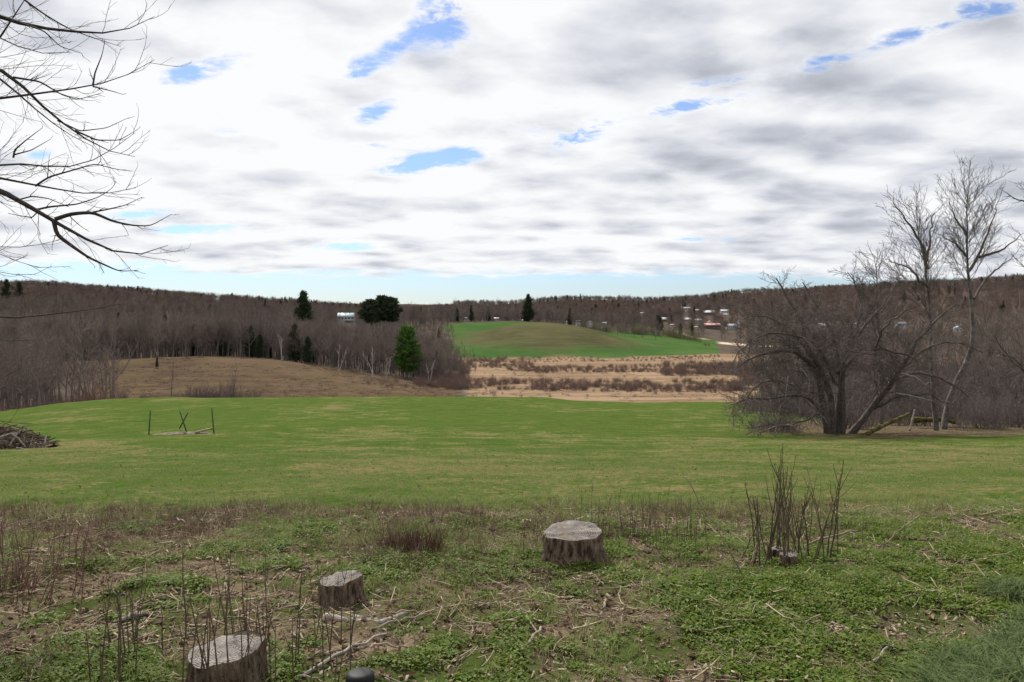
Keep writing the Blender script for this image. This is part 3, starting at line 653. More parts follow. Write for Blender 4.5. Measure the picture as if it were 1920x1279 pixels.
for px, D, ty, w, lb in ((575, 342, 632, 1, 'narrow dark evergreen in the woods above the sloping end of the knoll'), (470, 350, 612, 1, 'dark evergreen right of the white trunked tree above the knoll'), (486, 346, 628, 1, 'smaller dark evergreen beside the bigger one above the knoll'),
                         (413, 350, 618, 1, 'dark evergreen above the middle of the knoll'), (1068, 745, 578, 2, 'thin dark conifer behind the hedgerow'), (1238, 850, 592, 1, 'dark round evergreen below the village houses'),
                         (10, 1000, 524, 1, 'dark evergreen at the far left of the ridge'), (34, 1020, 529, 1, 'dark evergreen second from the left on the ridge'), (1232, 880, 590, 0, 'dark evergreen in the village, left of the pale long roofs'), (858, 712, 577, 2, 'dark conifer at the left corner of the green field'), (884, 716, 573, 0, 'dark conifer behind the left part of the green field')):
    con(px, D, 0, (CON + CONW)[w], 18, lb, topy=ty, rz=px)
x, y, z = at(294, 300); tree_from(CON[2], 'small_conifer', (x, y, z), 0, 0.24, 'small round green conifer alone on the tan knoll', 'shrub')

# --- shrubs of the marsh
def marsh_shrubs():
    P, RZ, SC, IX = [], [], [], []
    def put(n, px0, px1, py0, py1, s0, s1, seed, dens=-1, hill=None):
        rg = np.random.default_rng(seed); px = rg.uniform(px0, px1, n); py = rg.uniform(py0, py1, n) + (hill(px) if hill else 0)
        D = 26.0 * F / (py - CY); x = (px - CX) / F * D; ok = (fbm(x * 0.03, D * 0.03, 3) > dens) & (D < 530) & (D > 110)
        P.append(np.stack([x, D, height(x, D)], 1)[ok]); RZ.append(rg.uniform(0, 6.28, n)[ok]); SC.append(rg.uniform(s0, s1, n)[ok]); IX.append(rg.integers(0, 4, n)[ok])
    put(950, 830, 1395, 713, 732, 0.35, 0.95, 61, -0.22, lambda p: (p - 1050) * 0.012)
    put(620, 950, 1420, 687, 698, 0.35, 0.95, 62, -0.18, lambda p: -(p - 1200) * 0.012)
    put(420, 1240, 1480, 684, 706, 0.6, 1.4, 63, -0.25); put(500, 1380, 1700, 690, 735, 0.8, 1.8, 64, -0.3)
    put(330, 890, 1350, 677, 681, 0.25, 0.6, 69, -0.15); put(160, 860, 1000, 677, 690, 0.5, 1.1, 65, -0.1); put(300, 780, 880, 686, 728, 0.6, 1.3, 66, -0.25); put(60, 860, 1380, 695, 745, 0.2, 0.5, 67)
    put(500, 1500, 2100, 695, 760, 0.8, 1.7, 68, -0.2)
    scatter('marsh_brush', BUSH, np.concatenate(P), np.concatenate(RZ), np.concatenate(SC), np.concatenate(IX), label='brown leafless brush in bands across the tan marsh', cat='brush')
marsh_shrubs()
for px, D, s, lb in ((925, 278, 0.95, 'bare round bush at the near left edge of the marsh'), (1228, 282, 0.75, 'small bare bush alone on the near tan marsh'), (1176, 290, 0.4, 'tiny bare bush left of the lone marsh bush')):
    x, y, z = at(px, D); o = link('bush', BUSH[int(px) % 4]); o.location = (x, y, z); o.scale = (s,) * 3; tag(o, lb, 'bush')
rg = np.random.default_rng(70)
for k in range(26):
    px = rg.uniform(345, 482) if k < 18 else rg.uniform(225, 345); x, y, z = at(px, rg.uniform(222, 240)); o = link('bush', THICK[k % 3]); o.location = (x, y, z); o.scale = (rg.uniform(.8, 2.4 if k < 18 else 1.0),) * 3; o.rotation_euler.z = k
    tag(o, 'bare brown bush in the line between the lawn and the tan knoll', 'bush', 'bushes before the knoll')
for k in range(40):
    px = rg.uniform(-60, 215); x, y, z = at(px, rg.uniform(105, 190)); o = link('bush', BUSH[k % 4]); o.location = (x, y, z); o.scale = (rg.uniform(.6, 1.5),) * 3; o.rotation_euler.z = k
    tag(o, 'bare bush in the undergrowth beyond the left end of the lawn', 'bush', 'undergrowth beyond the left end of the lawn')
for k in range(9):
    px = (690, 715, 728, 742, 760, 735, 722, 775, 1475)[k]; x, y, z = at(px, rg.uniform(286, 312)); o = link('bush', BUSH[k % 4]); o.location = (x, y, z); o.scale = (rg.uniform(.6, 1.0),) * 3
    tag(o, 'bare bush on the falling right end of the tan knoll', 'bush', 'bushes on the knoll')
# hedgerow of saplings beside the field
for k in range(84):
    f = rg.random(); px = 1085 + 228 * f; D = np.interp(px, [1085, 1150, 1200, 1260, 1315], [742, 765, 785, 790, 770]) - rg.uniform(0, 22)
    x, y, z = at(px, D); o = link('sapling', SAP[k % 3]); o.location = (x, y, z); o.scale = (rg.uniform(1.1, 2.1),) * 3; o.rotation_euler.z = k
    tag(o, 'young budding sapling in the hedgerow bordering the green field', 'sapling', 'hedgerow saplings')
for px, D in ((1322, 690), (1328, 695), (1278, 815)):
    x, y, z = at(px, D); o = link('bush', BUSH[0]); o.location = (x, y, z); o.scale = (1.3,) * 3; tag(o, 'rounded bush beside the pale dirt track', 'bush', 'bushes by the dirt track')

# ------------------------------------------------------------------ houses
def boxm(name, c, s, mat, parent=None, rot=None):
    v = np.array([[x, y, z] for x in (-.5, .5) for y in (-.5, .5) for z in (-.5, .5)]) * np.array(s)
    if rot is not None: v = v @ np.array(rot).T
    f = [[0, 1, 3, 2], [4, 6, 7, 5], [0, 4, 5, 1], [2, 3, 7, 6], [0, 2, 6, 4], [1, 5, 7, 3]]
    return link(name, np_mesh(name, v + np.array(c), [f], mat), parent)
def house(px, pyb, wpx, hpx, D, wall, roof, label, rz=0.0, gable_front=False, nwin=4, roof_frac=0.45, chimney=False, deck=False, cat='house', name='house'):
    if D is None: D = seen(px, pyb + 1)
    s = D / F; w = wpx * s * (.86 if px > 1150 else 1); H = hpx * s * (.86 if px > 1150 else 1); d = min(w * 0.6, 11); x, y, _ = at(px, D); z = -(pyb - CY) / F * D
    gz_ = float(height(x, y)); o = empty(name, (x, y, z), rz); tag(o, label, cat)
    hw = H * (1 - roof_frac); hr = H * roof_frac; low = min(gz_ - z, 0) - 1.5
    fn = max(z - gz_, 0)
    # walls with gable ends
    a, b = w / 2, d / 2
    v = [(-a, -b, low), (a, -b, low), (a, b, low), (-a, b, low), (-a, -b, hw), (a, -b, hw), (a, b, hw), (-a, b, hw)]
    if gable_front: v += [(0, -b, H - .12), (0, b, H - .12)]; tri = [(4, 5, 8), (7, 9, 6)]; 
    else: v += [(-a, 0, H - .12), (a, 0, H - .12)]; tri = [(4, 8, 7), (5, 6, 9)]
    link('wall', np_mesh('wall', v, [[(0, 1, 5, 4), (1, 2, 6, 5), (2, 3, 7, 6), (3, 0, 4, 7)], tri], M[wall]), o)
    e = 0.45; th = 0.2
    def slab(p): # two sloping roof planes with thickness
        p = np.array(p, float); q = p + [0, 0, th]; return np.concatenate([p, q])
    k = hr / (a if gable_front else b)
    if gable_front: qs = [[(-a - e, -b - e, hw - e * k), (0, -b - e, H), (0, b + e, H), (-a - e, b + e, hw - e * k)], [(0, -b - e, H), (a + e, -b - e, hw - e * k), (a + e, b + e, hw - e * k), (0, b + e, H)]]
    else: qs = [[(-a - e, -b - e, hw - e * k), (a + e, -b - e, hw - e * k), (a + e, 0, H), (-a - e, 0, H)], [(-a - e, 0, H), (a + e, 0, H), (a + e, b + e, hw - e * k), (-a - e, b + e, hw - e * k)]]
    vs = np.concatenate([slab(q) for q in qs]); fs = []
    for n_ in (0, 8): fs += [[n_, n_ + 3, n_ + 2, n_ + 1], [n_ + 4, n_ + 5, n_ + 6, n_ + 7]] + [[n_ + i, n_ + (i + 1) % 4, n_ + 4 + (i + 1) % 4, n_ + 4 + i] for i in range(4)]
    r_ = link('roof', np_mesh('roof', vs, [fs], M[roof]), o)
    for i in range(nwin):
        cx_ = -a + (i + 0.5) * w / nwin
        wi = boxm('window', (cx_, -b - 0.03, hw * 0.55), (min(w / nwin * 0.45, 1.6), 0.06, hw * 0.4), M['darkwin'], o)
        boxm('sill', (cx_, -b - 0.08, hw * 0.55 - hw * 0.2 - 0.06), (min(w / nwin * 0.5, 1.8), 0.16, 0.1), M['white'], wi)
    if chimney: boxm('chimney', (w * 0.2, 0.3, H + 0.4), (0.8, 0.8, 1.6), M['brownwall'], r_)
    if deck:
        boxm('deck', (w * 0.22, -b - 1.6, 0.0), (w * 0.5, 3.0, 0.3), M['white'], o)
        for q in (-0.02, 0.22, 0.46): boxm('deck_post', (w * q, -b - 2.9, -2.6), (0.25, 0.25, 4.9), M['brownwall'], o)
        boxm('railing', (w * 0.22, -b - 3.0, 0.65), (w * 0.5, 0.08, 0.9), M['white'], o)
    return o
house(649, 601, 30, 14, 850, 'greywall', 'blueroof', 'grey house with pale blue metal roof and raised deck in the woods', 0.12, chimney=True, deck=True, nwin=5, roof_frac=0.45)
house(640, 594, 10, 5, 930, 'white', 'paleroof', 'small white house just behind the left end of the pale blue roof', nwin=2)
house(672, 594, 10, 6, 930, 'white', 'paleroof', 'small white house between the pale blue roof and the dark pines', nwin=2)
house(1286, 583, 19, 8, None, 'white', 'paleroof', 'long white house highest on the village hillside', 0.05, nwin=5, roof_frac=0.2)
house(1307, 586, 11, 7, None, 'white', 'paleroof', 'small pale house beside the long brown building', -0.1, nwin=2)
house(1329, 590, 25, 9, None, 'brownwall', 'paleroof', 'long dark brown building with a pale metal roof', 0.05, nwin=6, roof_frac=0.55)
house(1358, 586, 17, 6, None, 'white', 'paleroof', 'white house at the upper right of the village', 0.1, nwin=3, roof_frac=0.5)
house(1361, 592, 11, 4, None, 'white', 'paleroof', 'low white shed just below the upper right house', 0.1, nwin=2, cat='shed')
house(1246, 602, 23, 8, None, 'brownwall', 'paleroof', 'long house with pale roof at the left of the village', -0.05, nwin=5, roof_frac=0.55)
house(1288, 602, 19, 7, None, 'greywall', 'paleroof', 'left half of the pale roofed pair in mid village', 0, nwin=4, roof_frac=0.6)
house(1309, 603, 15, 6, None, 'greywall', 'paleroof', 'right half of the pale roofed pair in mid village', 0, nwin=3, roof_frac=0.6)
house(1334, 616, 36, 11, None, 'brownwall', 'pinkroof', 'wide dark house with a faded red roof', 0, nwin=7, roof_frac=0.35, chimney=True)
house(1331, 606.5, 11, 6, seen(1334, 616) - 4, 'white', 'pinkroof', 'small white gable rising above the faded red roof', 0, True, 1, 0.6)
house(1371, 616, 20, 10, None, 'white', 'paleroof', 'white house right of the faded red roof', 0.2, nwin=4)
house(1384, 612, 10, 11, None, 'white', 'darkroof', 'tall narrow white house at the right of the village', 0.1, True, 2)
house(1304, 616, 12, 5, None, 'white', 'paleroof', 'white shed low in the village, left of the faded red roof', 0, nwin=2, cat='shed')
house(1262, 612, 16, 5, None, 'white', 'paleroof', 'white shed low at the left of the village', 0.2, nwin=3, cat='shed')
house(1180, 588, 8, 4, None, 'white', 'paleroof', 'small white cottage highest at the left of the village', 0.2, nwin=1)
house(1205, 590, 10, 5, None, 'white', 'paleroof', 'second white cottage left of the thin bare gap in the village', -0.2, nwin=2)
house(1546, 617, 24, 13, None, 'white', 'paleroof', 'big white house seen through the top of the apple tree', 0, nwin=5)
house(1611, 614, 14, 14, None, 'white', 'paleroof', 'tall white house seen right of the apple tree stems', 0, True, 2)
house(1690, 613, 26, 10, None, 'white', 'darkroof', 'white house seen left of the tall pale trunk', 0.1, nwin=5)
house(1796, 621, 16, 11, None, 'white', 'paleroof', 'white house seen between the two tall trunks', 0, True, 2)
for px, pyb, w, h, lb in ((874, 600, 8, 9, 'narrow white house behind the left part of the green field'), (931, 599, 12, 6, 'small white house behind the middle of the green field'), (983, 602, 10, 4, 'low white shed beside the lone evergreen'),
                      (1064, 606, 7, 6, 'small white shed leftmost of the row above the brown mound'), (1084, 605, 11, 7, 'white house second from the left above the brown mound'), (1104, 605, 14, 5, 'wide white house third from the left above the brown mound'), (1120, 607, 9, 5, 'small pale house near the right end above the mound'), (1133, 608, 10, 7, 'pale house rightmost above the brown mound')):
    house(px, pyb, w * .7, h * .55, 775 + (px * 7) % 50, 'white' if px % 4 == 0 else 'greywall', 'paleroof' if px % 2 else 'darkroof', lb, 0.1 * (px % 5 - 2), nwin=2)

# ------------------------------------------------------------------ near trees on the right
def poly_limb(tb, pxpts, D, r0, r1, n=8, sides=7, jit=0.0, rg=None, dvar=None):
    """a limb along a few guiding points, resampled"""
    P = np.array([pix(a, b, D + (dvar[i] if dvar else 0)) for i, (a, b) in enumerate(pxpts)])
    s = np.concatenate([[0], np.cumsum(np.linalg.norm(np.diff(P, axis=0), axis=1))]); u = np.linspace(0, s[-1], n)
    Q = np.stack([np.interp(u, s, P[:, k]) for k in range(3)], 1)
    for _ in range(1): Q[1:-1] = 0.25 * Q[:-2] + 0.5 * Q[1:-1] + 0.25 * Q[2:]
    if jit: Q[1:] += (rg or rng).normal(0, jit, Q[1:].shape)
    tb.add(Q, np.linspace(r0, r1, n), sides); return Q, s[-1]

AD = 38.0
def apple_tree():
    rg = np.random.default_rng(900); bx_, by_, bz_ = at(1570, AD); o = empty('apple_tree', (bx_, by_, bz_)); tag(o, 'old spreading apple tree with many dark arching stems right of the lawn', 'tree')
    off = np.array([bx_, by_, bz_])
    limbs = [([(1552, 822), (1548, 780), (1540, 740), (1532, 695), (1500, 660), (1470, 655), (1420, 665), (1380, 690)], .20, .03, [0, -.2, -.6, -1, -1.6, -2, -2.4, -3]),
             ([(1562, 822), (1560, 770), (1555, 730), (1538, 690), (1512, 640), (1500, 590), (1470, 550), (1455, 520)], .19, .03, [0, 0, .3, .4, .8, 1, 1.4, 1.6]),
             ([(1572, 822), (1572, 760), (1575, 700), (1566, 640), (1545, 590), (1520, 555), (1505, 530)], .18, .03, [0, .2, .7, 1.2, 2, 2.5, 3]),
             ([(1578, 822), (1580, 750), (1578, 690), (1600, 665), (1630, 655), (1680, 655), (1720, 680)], .17, .03, [0, -.2, -.5, -.8, -1.1, -1.5, -2]),
             ([(1588, 822), (1630, 770), (1660, 735), (1690, 690), (1720, 640), (1750, 600), (1790, 570)], .17, .03, [0, -.3, -.6, -.8, -1, -1, -1]),
             ([(1592, 822), (1625, 775), (1665, 720), (1700, 700), (1745, 700), (1790, 720), (1815, 745)], .13, .025, [0, .4, .9, 1.2, 1.6, 1.8, 2]),
             ([(1548, 790), (1520, 745), (1480, 742), (1440, 748), (1400, 745), (1370, 760)], .09, .02, [0, -1, -1.8, -2.4, -3, -3.4]),
             ([(1555, 740), (1525, 700), (1490, 695), (1460, 690), (1420, 700)], .09, .02, [0, .8, 1.5, 2, 2.8]),
             ([(1570, 700), (1600, 640), (1615, 590), (1610, 545), (1590, 510)], .09, .02, [.5, 1, 1.5, 2, 2.2]),
             ([(1540, 690), (1480, 610), (1430, 590), (1395, 600)], .09, .02, [-1, -.6, -.2, .2]),
             ([(1630, 770), (1680, 745), (1740, 735), (1780, 760)], .07, .02, [-.2, -1, -1.6, -2]),
             ([(1578, 690), (1620, 610), (1660, 570), (1680, 530)], .08, .02, [-.5, -.4, 0, .4]),
             ([(1566, 720), (1530, 640), (1450, 620), (1400, 640), (1372, 680)], .08, .02, [-.5, -1.4, -2.2, -2.4, -2.6]),
             ([(1540, 740), (1480, 720), (1440, 710), (1405, 735), (1390, 775)], .07, .02, [-.2, 1, 1.6, 2, 2]),
             ([(1690, 690), (1740, 650), (1790, 640), (1840, 660)], .07, .02, [-.8, .3, .8, 1]),
             ([(1640, 655), (1660, 610), (1700, 580), (1730, 590)], .06, .02, [-1, -1.8, -2.2, -2.4]),
             ([(1545, 770), (1510, 790), (1470, 800), (1430, 795), (1405, 805)], .06, .015, [0, -1.2, -2, -2.4, -2.6])]
    tr, lb_, tw = Tubes(), Tubes(), Tubes()
    for i, (pp, r0, r1, dv) in enumerate(limbs):
        tb = Tubes(); Q, L = poly_limb(tb, pp, AD, r0, r1, 14, 7, 0.035, rg, dv)
        for (K, n_), lst in tb.g.items():
            for a, b in lst: (tr if i < 6 else lb_).add(a - off, b, n_)
        q = Q - off; lo = 0.30 if i < 6 else 0.12
        sp = [(4.0, 0.27, 0.95, 5, 4, .16, 0.0, .30, .014), (4.6, 0.48, 0.8, 4, 3, .2, .02, .45, .0080), (7.5, 0.55, 0.75, 3, 3, .2, .05, .55, .0066), (50 + 4, 0.5, 0.7, 2, 3, .15, .06, .7, .0055)]
        ramify(rg, tw, q, max(r0 * .6, .06), L * (1.0 if i < 6 else 1.3), sp, 0, lo)
    link('trunk', tr.mesh('trunk', M['apple']), o); link('limb', lb_.mesh('limb', M['apple']), o); link('crown', tw.mesh('crown', M['appletwig']), o)
    print('apple twigs', tw.count)
    dd = Tubes()
    for pp in ([(1490, 800), (1465, 795), (1440, 805), (1412, 815)], [(1500, 690), (1520, 712), (1515, 740)], [(1690, 700), (1722, 708), (1735, 725), (1742, 718)], [(1680, 737), (1720, 745), (1750, 752)], [(1478, 705), (1475, 730), (1472, 745)]):
        Q, L = poly_limb(dd, pp, AD - 2.5, .035, .015, 8, 5, .02, rg)
    v, f = dd.arrays(); dob = link('dead_branch', np_mesh('dead_branch', v - off, [f], M['dead'], True), o); dob['label'] = 'bare silvery dead branches'
apple_tree()

def tall_tree(name, label, base, stems, seed, mat_t, D, twr=0.006):
    rg = np.random.default_rng(seed); b = np.array(at(*base)); o = empty(name, tuple(b)); tag(o, label, 'tree'); tr, tw, tl = Tubes(), Tubes(), Tubes()
    for pp, r0, r1, dv, lo, sc in stems:
        tb = Tubes(); Q, L = poly_limb(tb, pp, D, r0, r1, 14, 8, 0.03, rg, dv)
        for (K, n_), lst in tb.g.items():
            for a, c in lst: (tr if pp is stems[0][0] else tl).add(a - b, c, n_)
        ramify(rg, tw, Q - b, r0 * .7, L, [(3.0, 0.36 * sc, 0.8, 6, 5, .09, .11, .22, .012), (4.2, 0.44, 0.72, 4, 3, .12, .10, .45, .008), (5.4, 0.5, 0.65, 3, 3, .1, .08, .5, .0066)], 0, lo)
    link('trunk', tr.mesh('trunk', mat_t), o); link('crown', tw.mesh('crown', M['backlittwig']), o); link('limb', tl.mesh('limb', M['treebark']), o)
    print(name, tw.count)
tall_tree('tall_tree', 'tall bare tree with straight mottled trunk, left of the two behind the apple tree', (1752, 41),
          [([(1755, 822), (1750, 740), (1744, 660), (1745, 590), (1740, 540), (1738, 500), (1725, 450), (1712, 395)], .15, .012, None, 0.5, 1.0),
           ([(1740, 505), (1725, 450), (1690, 400), (1675, 380)], .10, .02, [0, .5, 1, 1.5], 0.1, .8), ([(1741, 540), (1700, 500), (1665, 490)], .08, .015, [0, -.6, -1], 0.1, .8),
           ([(1738, 490), (1745, 440), (1750, 400)], .08, .015, [0, .6, 1.4], 0.1, .8)], 911, M['pale'], 41.0)
tall_tree('tall_tree', 'tall bare tree with pale leaning trunk forking high, rightmost behind the apple tree', (1768, 42),
          [([(1768, 822), (1776, 750), (1800, 700), (1824, 650), (1828, 600), (1820, 550), (1813, 500), (1811, 440), (1814, 400), (1817, 352)], .18, .012, None, 0.62, .9),
           ([(1815, 510), (1835, 480), (1850, 440), (1862, 410), (1874, 375)], .09, .012, [0, .3, .6, 1, 1.4], 0.15, 1.0), ([(1812, 480), (1790, 455), (1760, 440)], .07, .015, [0, -.6, -1], 0.1, .9),
           ([(1812, 440), (1792, 410), (1780, 380)], .07, .015, [0, .6, 1], 0.1, .9), ([(1835, 482), (1880, 470), (1915, 440)], .08, .015, [0, -.6, -1], .1, .9), ([(1826, 560), (1850, 520), (1900, 480)], .08, .015, [0, .6, 1], .1, .8),
           ([(1780, 745), (1830, 640), (1860, 620)], .06, .015, [0, .6, 1], .3, .5)], 912, M['pale'], 42.0)
tall_tree('slim_tree', 'slender bare tree rising behind the middle of the apple tree', (1655, 48),
          [([(1655, 815), (1652, 700), (1648, 620), (1645, 560), (1640, 480)], .14, .015, None, .45, .8), ([(1650, 650), (1630, 580), (1610, 520)], .08, .015, None, .3, .7), ([(1648, 600), (1612, 540), (1590, 520)], .06, .015, None, .3, .7)], 913, M['treebark'], 48.0)
tall_tree('edge_tree', 'dark bare tree reaching in from the right edge', (2010, 34),
          [([(2010, 840), (2000, 700), (1990, 600), (1985, 480), (1960, 330)], .25, .03, None, .5, .8), ([(2000, 700), (1935, 700), (1910, 690), (1880, 655), (1865, 630)], .09, .02, None, .4, .6),
           ([(1985, 420), (1945, 385), (1905, 375), (1888, 360)], .07, .015, None, .3, .6), ([(1930, 700), (1900, 670), (1862, 660)], .06, .015, None, .3, .6)], 914, M['treebark'], 34.0)
# saplings and brush under and around the apple tree
rg = np.random.default_rng(77)
for k in range(80):
    px = rg.uniform(1400, 1980); D = rg.uniform(41, 62) if px > 1500 else rg.uniform(38, 42); x, y, z = at(px, D); o = link('bush', THICK[k % 3]); o.location = (x, y, z); o.scale = (rg.uniform(.3, .9) if px > 1500 else rg.uniform(.15, .35),) * 3; o.rotation_euler.z = k
    tag(o, 'bare bush in the brush beneath and behind the apple tree', 'bush', 'brush around the apple tree')
px, D, x, z, rg = sample(900, 1400, 2050, 58, 150, 0.6, 650); n = len(x); scl = rg.uniform(.7, 1.7, n) * np.clip((px - 1330) / 260, .35, 1)
scatter('thicket_brush', THICK, np.stack([x, D, z], 1), rg.uniform(0, 6.28, n), scl, rg.integers(0, 3, n), label='tangled grey brown brush behind the apple tree reaching the right edge', cat='brush')
def log(name, pts, r, mat, label, cat='log', part=None):
    rg = np.random.default_rng(int(abs(pts[0][0] * 100)) % 999); P = np.array(pts, float); tb = Tubes(); n = 14
    u = np.linspace(0, len(P) - 1, n); Q = np.stack([np.interp(u, np.arange(len(P)), P[:, k]) for k in range(3)], 1) + rg.normal(0, r * .08, (n, 3))
    rad = np.linspace(r, r * .7, n) * rg.uniform(.75, 1.2, n); Q = np.concatenate([Q[:1] - (Q[1:2] - Q[:1]) * .02, Q, Q[-1:] + (Q[-1:] - Q[-2:-1]) * .02]); rad = np.concatenate([[0.001], rad, [0.001]])
    tb.add(Q, rad, 10); o = link(name, tb.mesh(name, mat)); return tag(o, label, cat)
log('mossy_log', [at(1618, 36.5), pix(1660, 797, 37.5), pix(1705, 776, 39)], .11, M['moss'], 'yellow green mossy log leaning beneath the trees at right')
log('mossy_log', [pix(1712, 788, 43), pix(1770, 786, 43.5), pix(1800, 795, 44)], .15, M['moss'], 'mossy log lying right of the tall trunk')
log('fallen_trunk', [at(1706, 39.4), pix(1712, 783, 39.5), pix(1715, 768, 39.6)], .055, M['dead'], 'grey broken trunk behind the leaning mossy log')

# ------------------------------------------------------------------ overhanging tree at the left, its trunk stands outside the picture
def overhang():
    rg = np.random.default_rng(950); D = 7.0; bx_, by_, bz_ = -8.6, 7.2, float(height(-8.6, 7.2)); o = empty('overhanging_tree', (bx_, by_, bz_))
    tag(o, 'dark bare branches of a tree reaching in from the left', 'tree'); off = np.array([bx_, by_, bz_])
    tr = Tubes(); TP = np.array([(0, 0, -.3), (0.05, 0, 1.2), (0.0, .1, 2.6), (.1, .1, 4.2), (.0, 0, 6.0), (.1, 0, 8.5)]); tr.add(TP, [.30, .25, .22, .18, .13, .05], 10)
    link('trunk', tr.mesh('trunk', M['darkbranch']), o)
    tips = [ # points (photograph), radius at the edge, group of depth offset
     ([(0, 26), (21, 43), (54, 53), (124, 55), (166, 65), (224, 66), (265, 50), (290, 31)], .024, 0, 1),
     ([(0, -40), (46, 0), (83, 27), (129, 54), (174, 71), (226, 87)], .008, .3, 0), ([(0, 30), (60, 50), (83, 58), (112, 87), (153, 100)], .007, -.3, 0),
     ([(0, 62), (25, 87), (62, 104), (100, 108), (130, 98)], .010, -.5, 1), ([(0, 70), (20, 40), (46, 0), (60, -30)], .006, .4, 0),
     ([(0, 124), (41, 155), (70, 195), (108, 226), (141, 245), (178, 274), (216, 296), (253, 294)], .019, .2, 1),
     ([(0, 139), (33, 178), (70, 207), (104, 236), (141, 262), (175, 275)], .013, .5, 1), ([(141, 245), (182, 263), (224, 263), (258, 243)], .006, .2, 0),
     ([(25, 145), (75, 153), (116, 178), (145, 187), (192, 174)], .007, .1, 0), ([(0, 184), (54, 179), (104, 170), (174, 162), (220, 153), (265, 133), (290, 112)], .013, -.2, 1),
     ([(174, 161), (178, 137), (191, 104), (196, 81)], .005, -.2, 0), ([(174, 162), (210, 171), (230, 177)], .004, -.2, 0), ([(108, 226), (150, 246), (200, 240), (238, 222)], .005, .3, 0),
     ([(0, 311), (25, 296), (54, 309), (91, 316), (158, 315), (195, 290), (224, 274), (253, 249)], .010, .4, 1), ([(25, 296), (27, 282), (46, 265), (79, 240)], .006, .4, 0), ([(27, 290), (58, 282), (95, 261)], .005, .4, 0),
     ([(0, 334), (33, 340), (66, 349), (104, 352), (141, 365), (187, 367), (224, 363), (255, 352)], .013, 0, 1), ([(66, 349), (91, 332), (137, 319), (178, 307), (220, 318), (248, 321)], .007, 0, 0),
     ([(0, 350), (33, 375), (70, 398), (104, 415), (141, 440), (182, 460), (224, 479), (261, 487), (290, 481), (315, 460)], .027, -.1, 1),
     ([(104, 411), (133, 401), (174, 398), (211, 415), (249, 423), (282, 424), (321, 402)], .010, -.1, 0), ([(101, 415), (106, 440), (133, 460), (166, 483), (199, 498), (224, 509), (259, 507)], .011, -.1, 0),
     ([(66, 394), (91, 388), (145, 383), (187, 369), (212, 352), (218, 340)], .007, .1, 0), ([(0, 466), (41, 464), (83, 459), (112, 450)], .008, .5, 1), ([(0, 473), (25, 489), (54, 503), (73, 502)], .006, .3, 1),
     ([(174, 398), (205, 392), (235, 385), (266, 370)], .005, -.1, 0), ([(33, 375), (60, 368), (90, 372), (130, 388)], .005, .2, 0), ([(70, 398), (60, 408), (40, 405), (15, 400)], .004, .2, 0),
     ([(0, 599), (56, 597), (113, 584), (197, 582), (225, 570)], .010, 0, 1), ([(0, 717), (17, 705), (39, 691)], .006, 0, 1), ([(0, 560), (30, 555), (76, 545)], .005, .3, 1), ([(0, 790), (22, 795), (60, 794)], .006, .2, 1),
     ([(0, 510), (18, 516), (45, 524), (60, 515)], .005, .2, 1), ([(0, 640), (30, 645), (66, 637)], .005, -.4, 1)]
    for pp, r, dv, main in tips:
        tb = Tubes(); P = [pix(a, b, D + dv) for a, b in pp]
        r0 = r
        if main:   # carry the branch back to the trunk
            pj = np.array(P[0]); zt = np.clip(pj[2] + 0.6 * (-1 if pp[1][1] > pp[0][1] - 4 else 1) * -1, bz_ + .8, bz_ + 8)
            j = np.array([bx_ + .05, by_, zt]); P = [tuple(j), tuple(j * .66 + pj * .34 + [0, 0, .12])] + [tuple(j * .33 + pj * .67 + [0, 0, .08])] + P; r0 = r * 1.9
        P = np.array(P); s = np.concatenate([[0], np.cumsum(np.linalg.norm(np.diff(P, axis=0), axis=1))]); n = 22; u = np.linspace(0, s[-1], n)
        Q = np.stack([np.interp(u, s, P[:, k]) for k in range(3)], 1); Q[1:-1] = .25 * Q[:-2] + .5 * Q[1:-1] + .25 * Q[2:]; Q -= off
        L = s[-1]; ra = .0022 + (r0 * (1.8 if r > .009 else 1.2)) * (1 - np.linspace(0, 1, n)) ** 1.15; tb.add(Q, ra, 6)
        # twigs only along the outer stretch
        vis = Q[int(n * (0.45 if main else 0.1)):]; Lv = np.linalg.norm(np.diff(vis, axis=0), axis=1).sum()
        if pp[0][1] < 530:
            ramify(rg, tb, vis, .006, Lv, [(7.0, .24, .62, 6, 4, .14, .07, .8, .0024), (9.0, .36, .62, 4, 3, .15, .06, .75, .0015)], 0, .03)
        else:
            ramify(rg, tb, vis, .005, Lv, [(3.5, .16, .8, 4, 4, .12, .05, .8, .002)], 0, .1)
        link('branch', tb.mesh('branch', M['darkbranch']), o)
overhang()

# ------------------------------------------------------------------ lawn things: stakes, bed, brush pile
def stake(px0, pyb, px1, pyt, D, label, r=.028, group=None):
    a = np.array(pix(px0, pyb, D)); b = np.array(pix(px1, pyt, D)); o = empty('garden_stake', tuple(a)); tag(o, label, 'stake', group)
    d = b - a; L = np.linalg.norm(d); u = d / L; side = unit(np.cross(u, [0, 1, 0])); fw = np.cross(side, u)
    v, f = [], []
    def bar(p, q, w, t_):
        i = len(v); 
        for e_ in (p, q):
            for s1, s2 in ((-1, -1), (1, -1), (1, 1), (-1, 1)): v.append(e_ + side * w * s1 + fw * t_ * s2)
        f.extend([[i, i + 1, i + 2, i + 3], [i + 7, i + 6, i + 5, i + 4]] + [[i + k, i + 4 + k, i + 4 + (k + 1) % 4, i + (k + 1) % 4] for k in range(4)])
    bar(-u * .15, d, r, .008); bar(-u * .15 + fw * .018, d + fw * .018, .008, .02)
    link('shaft', np_mesh('shaft', np.array(v), [f], M['stake']), o); v.clear(); f.clear()
    for k in range(int(L / .12)): bar(u * (.1 + k * .12) + fw * .036, u * (.13 + k * .12) + fw * .036, .014, .010)
    link('stud', np_mesh('stud', np.array(v), [f], M['stake']), o)
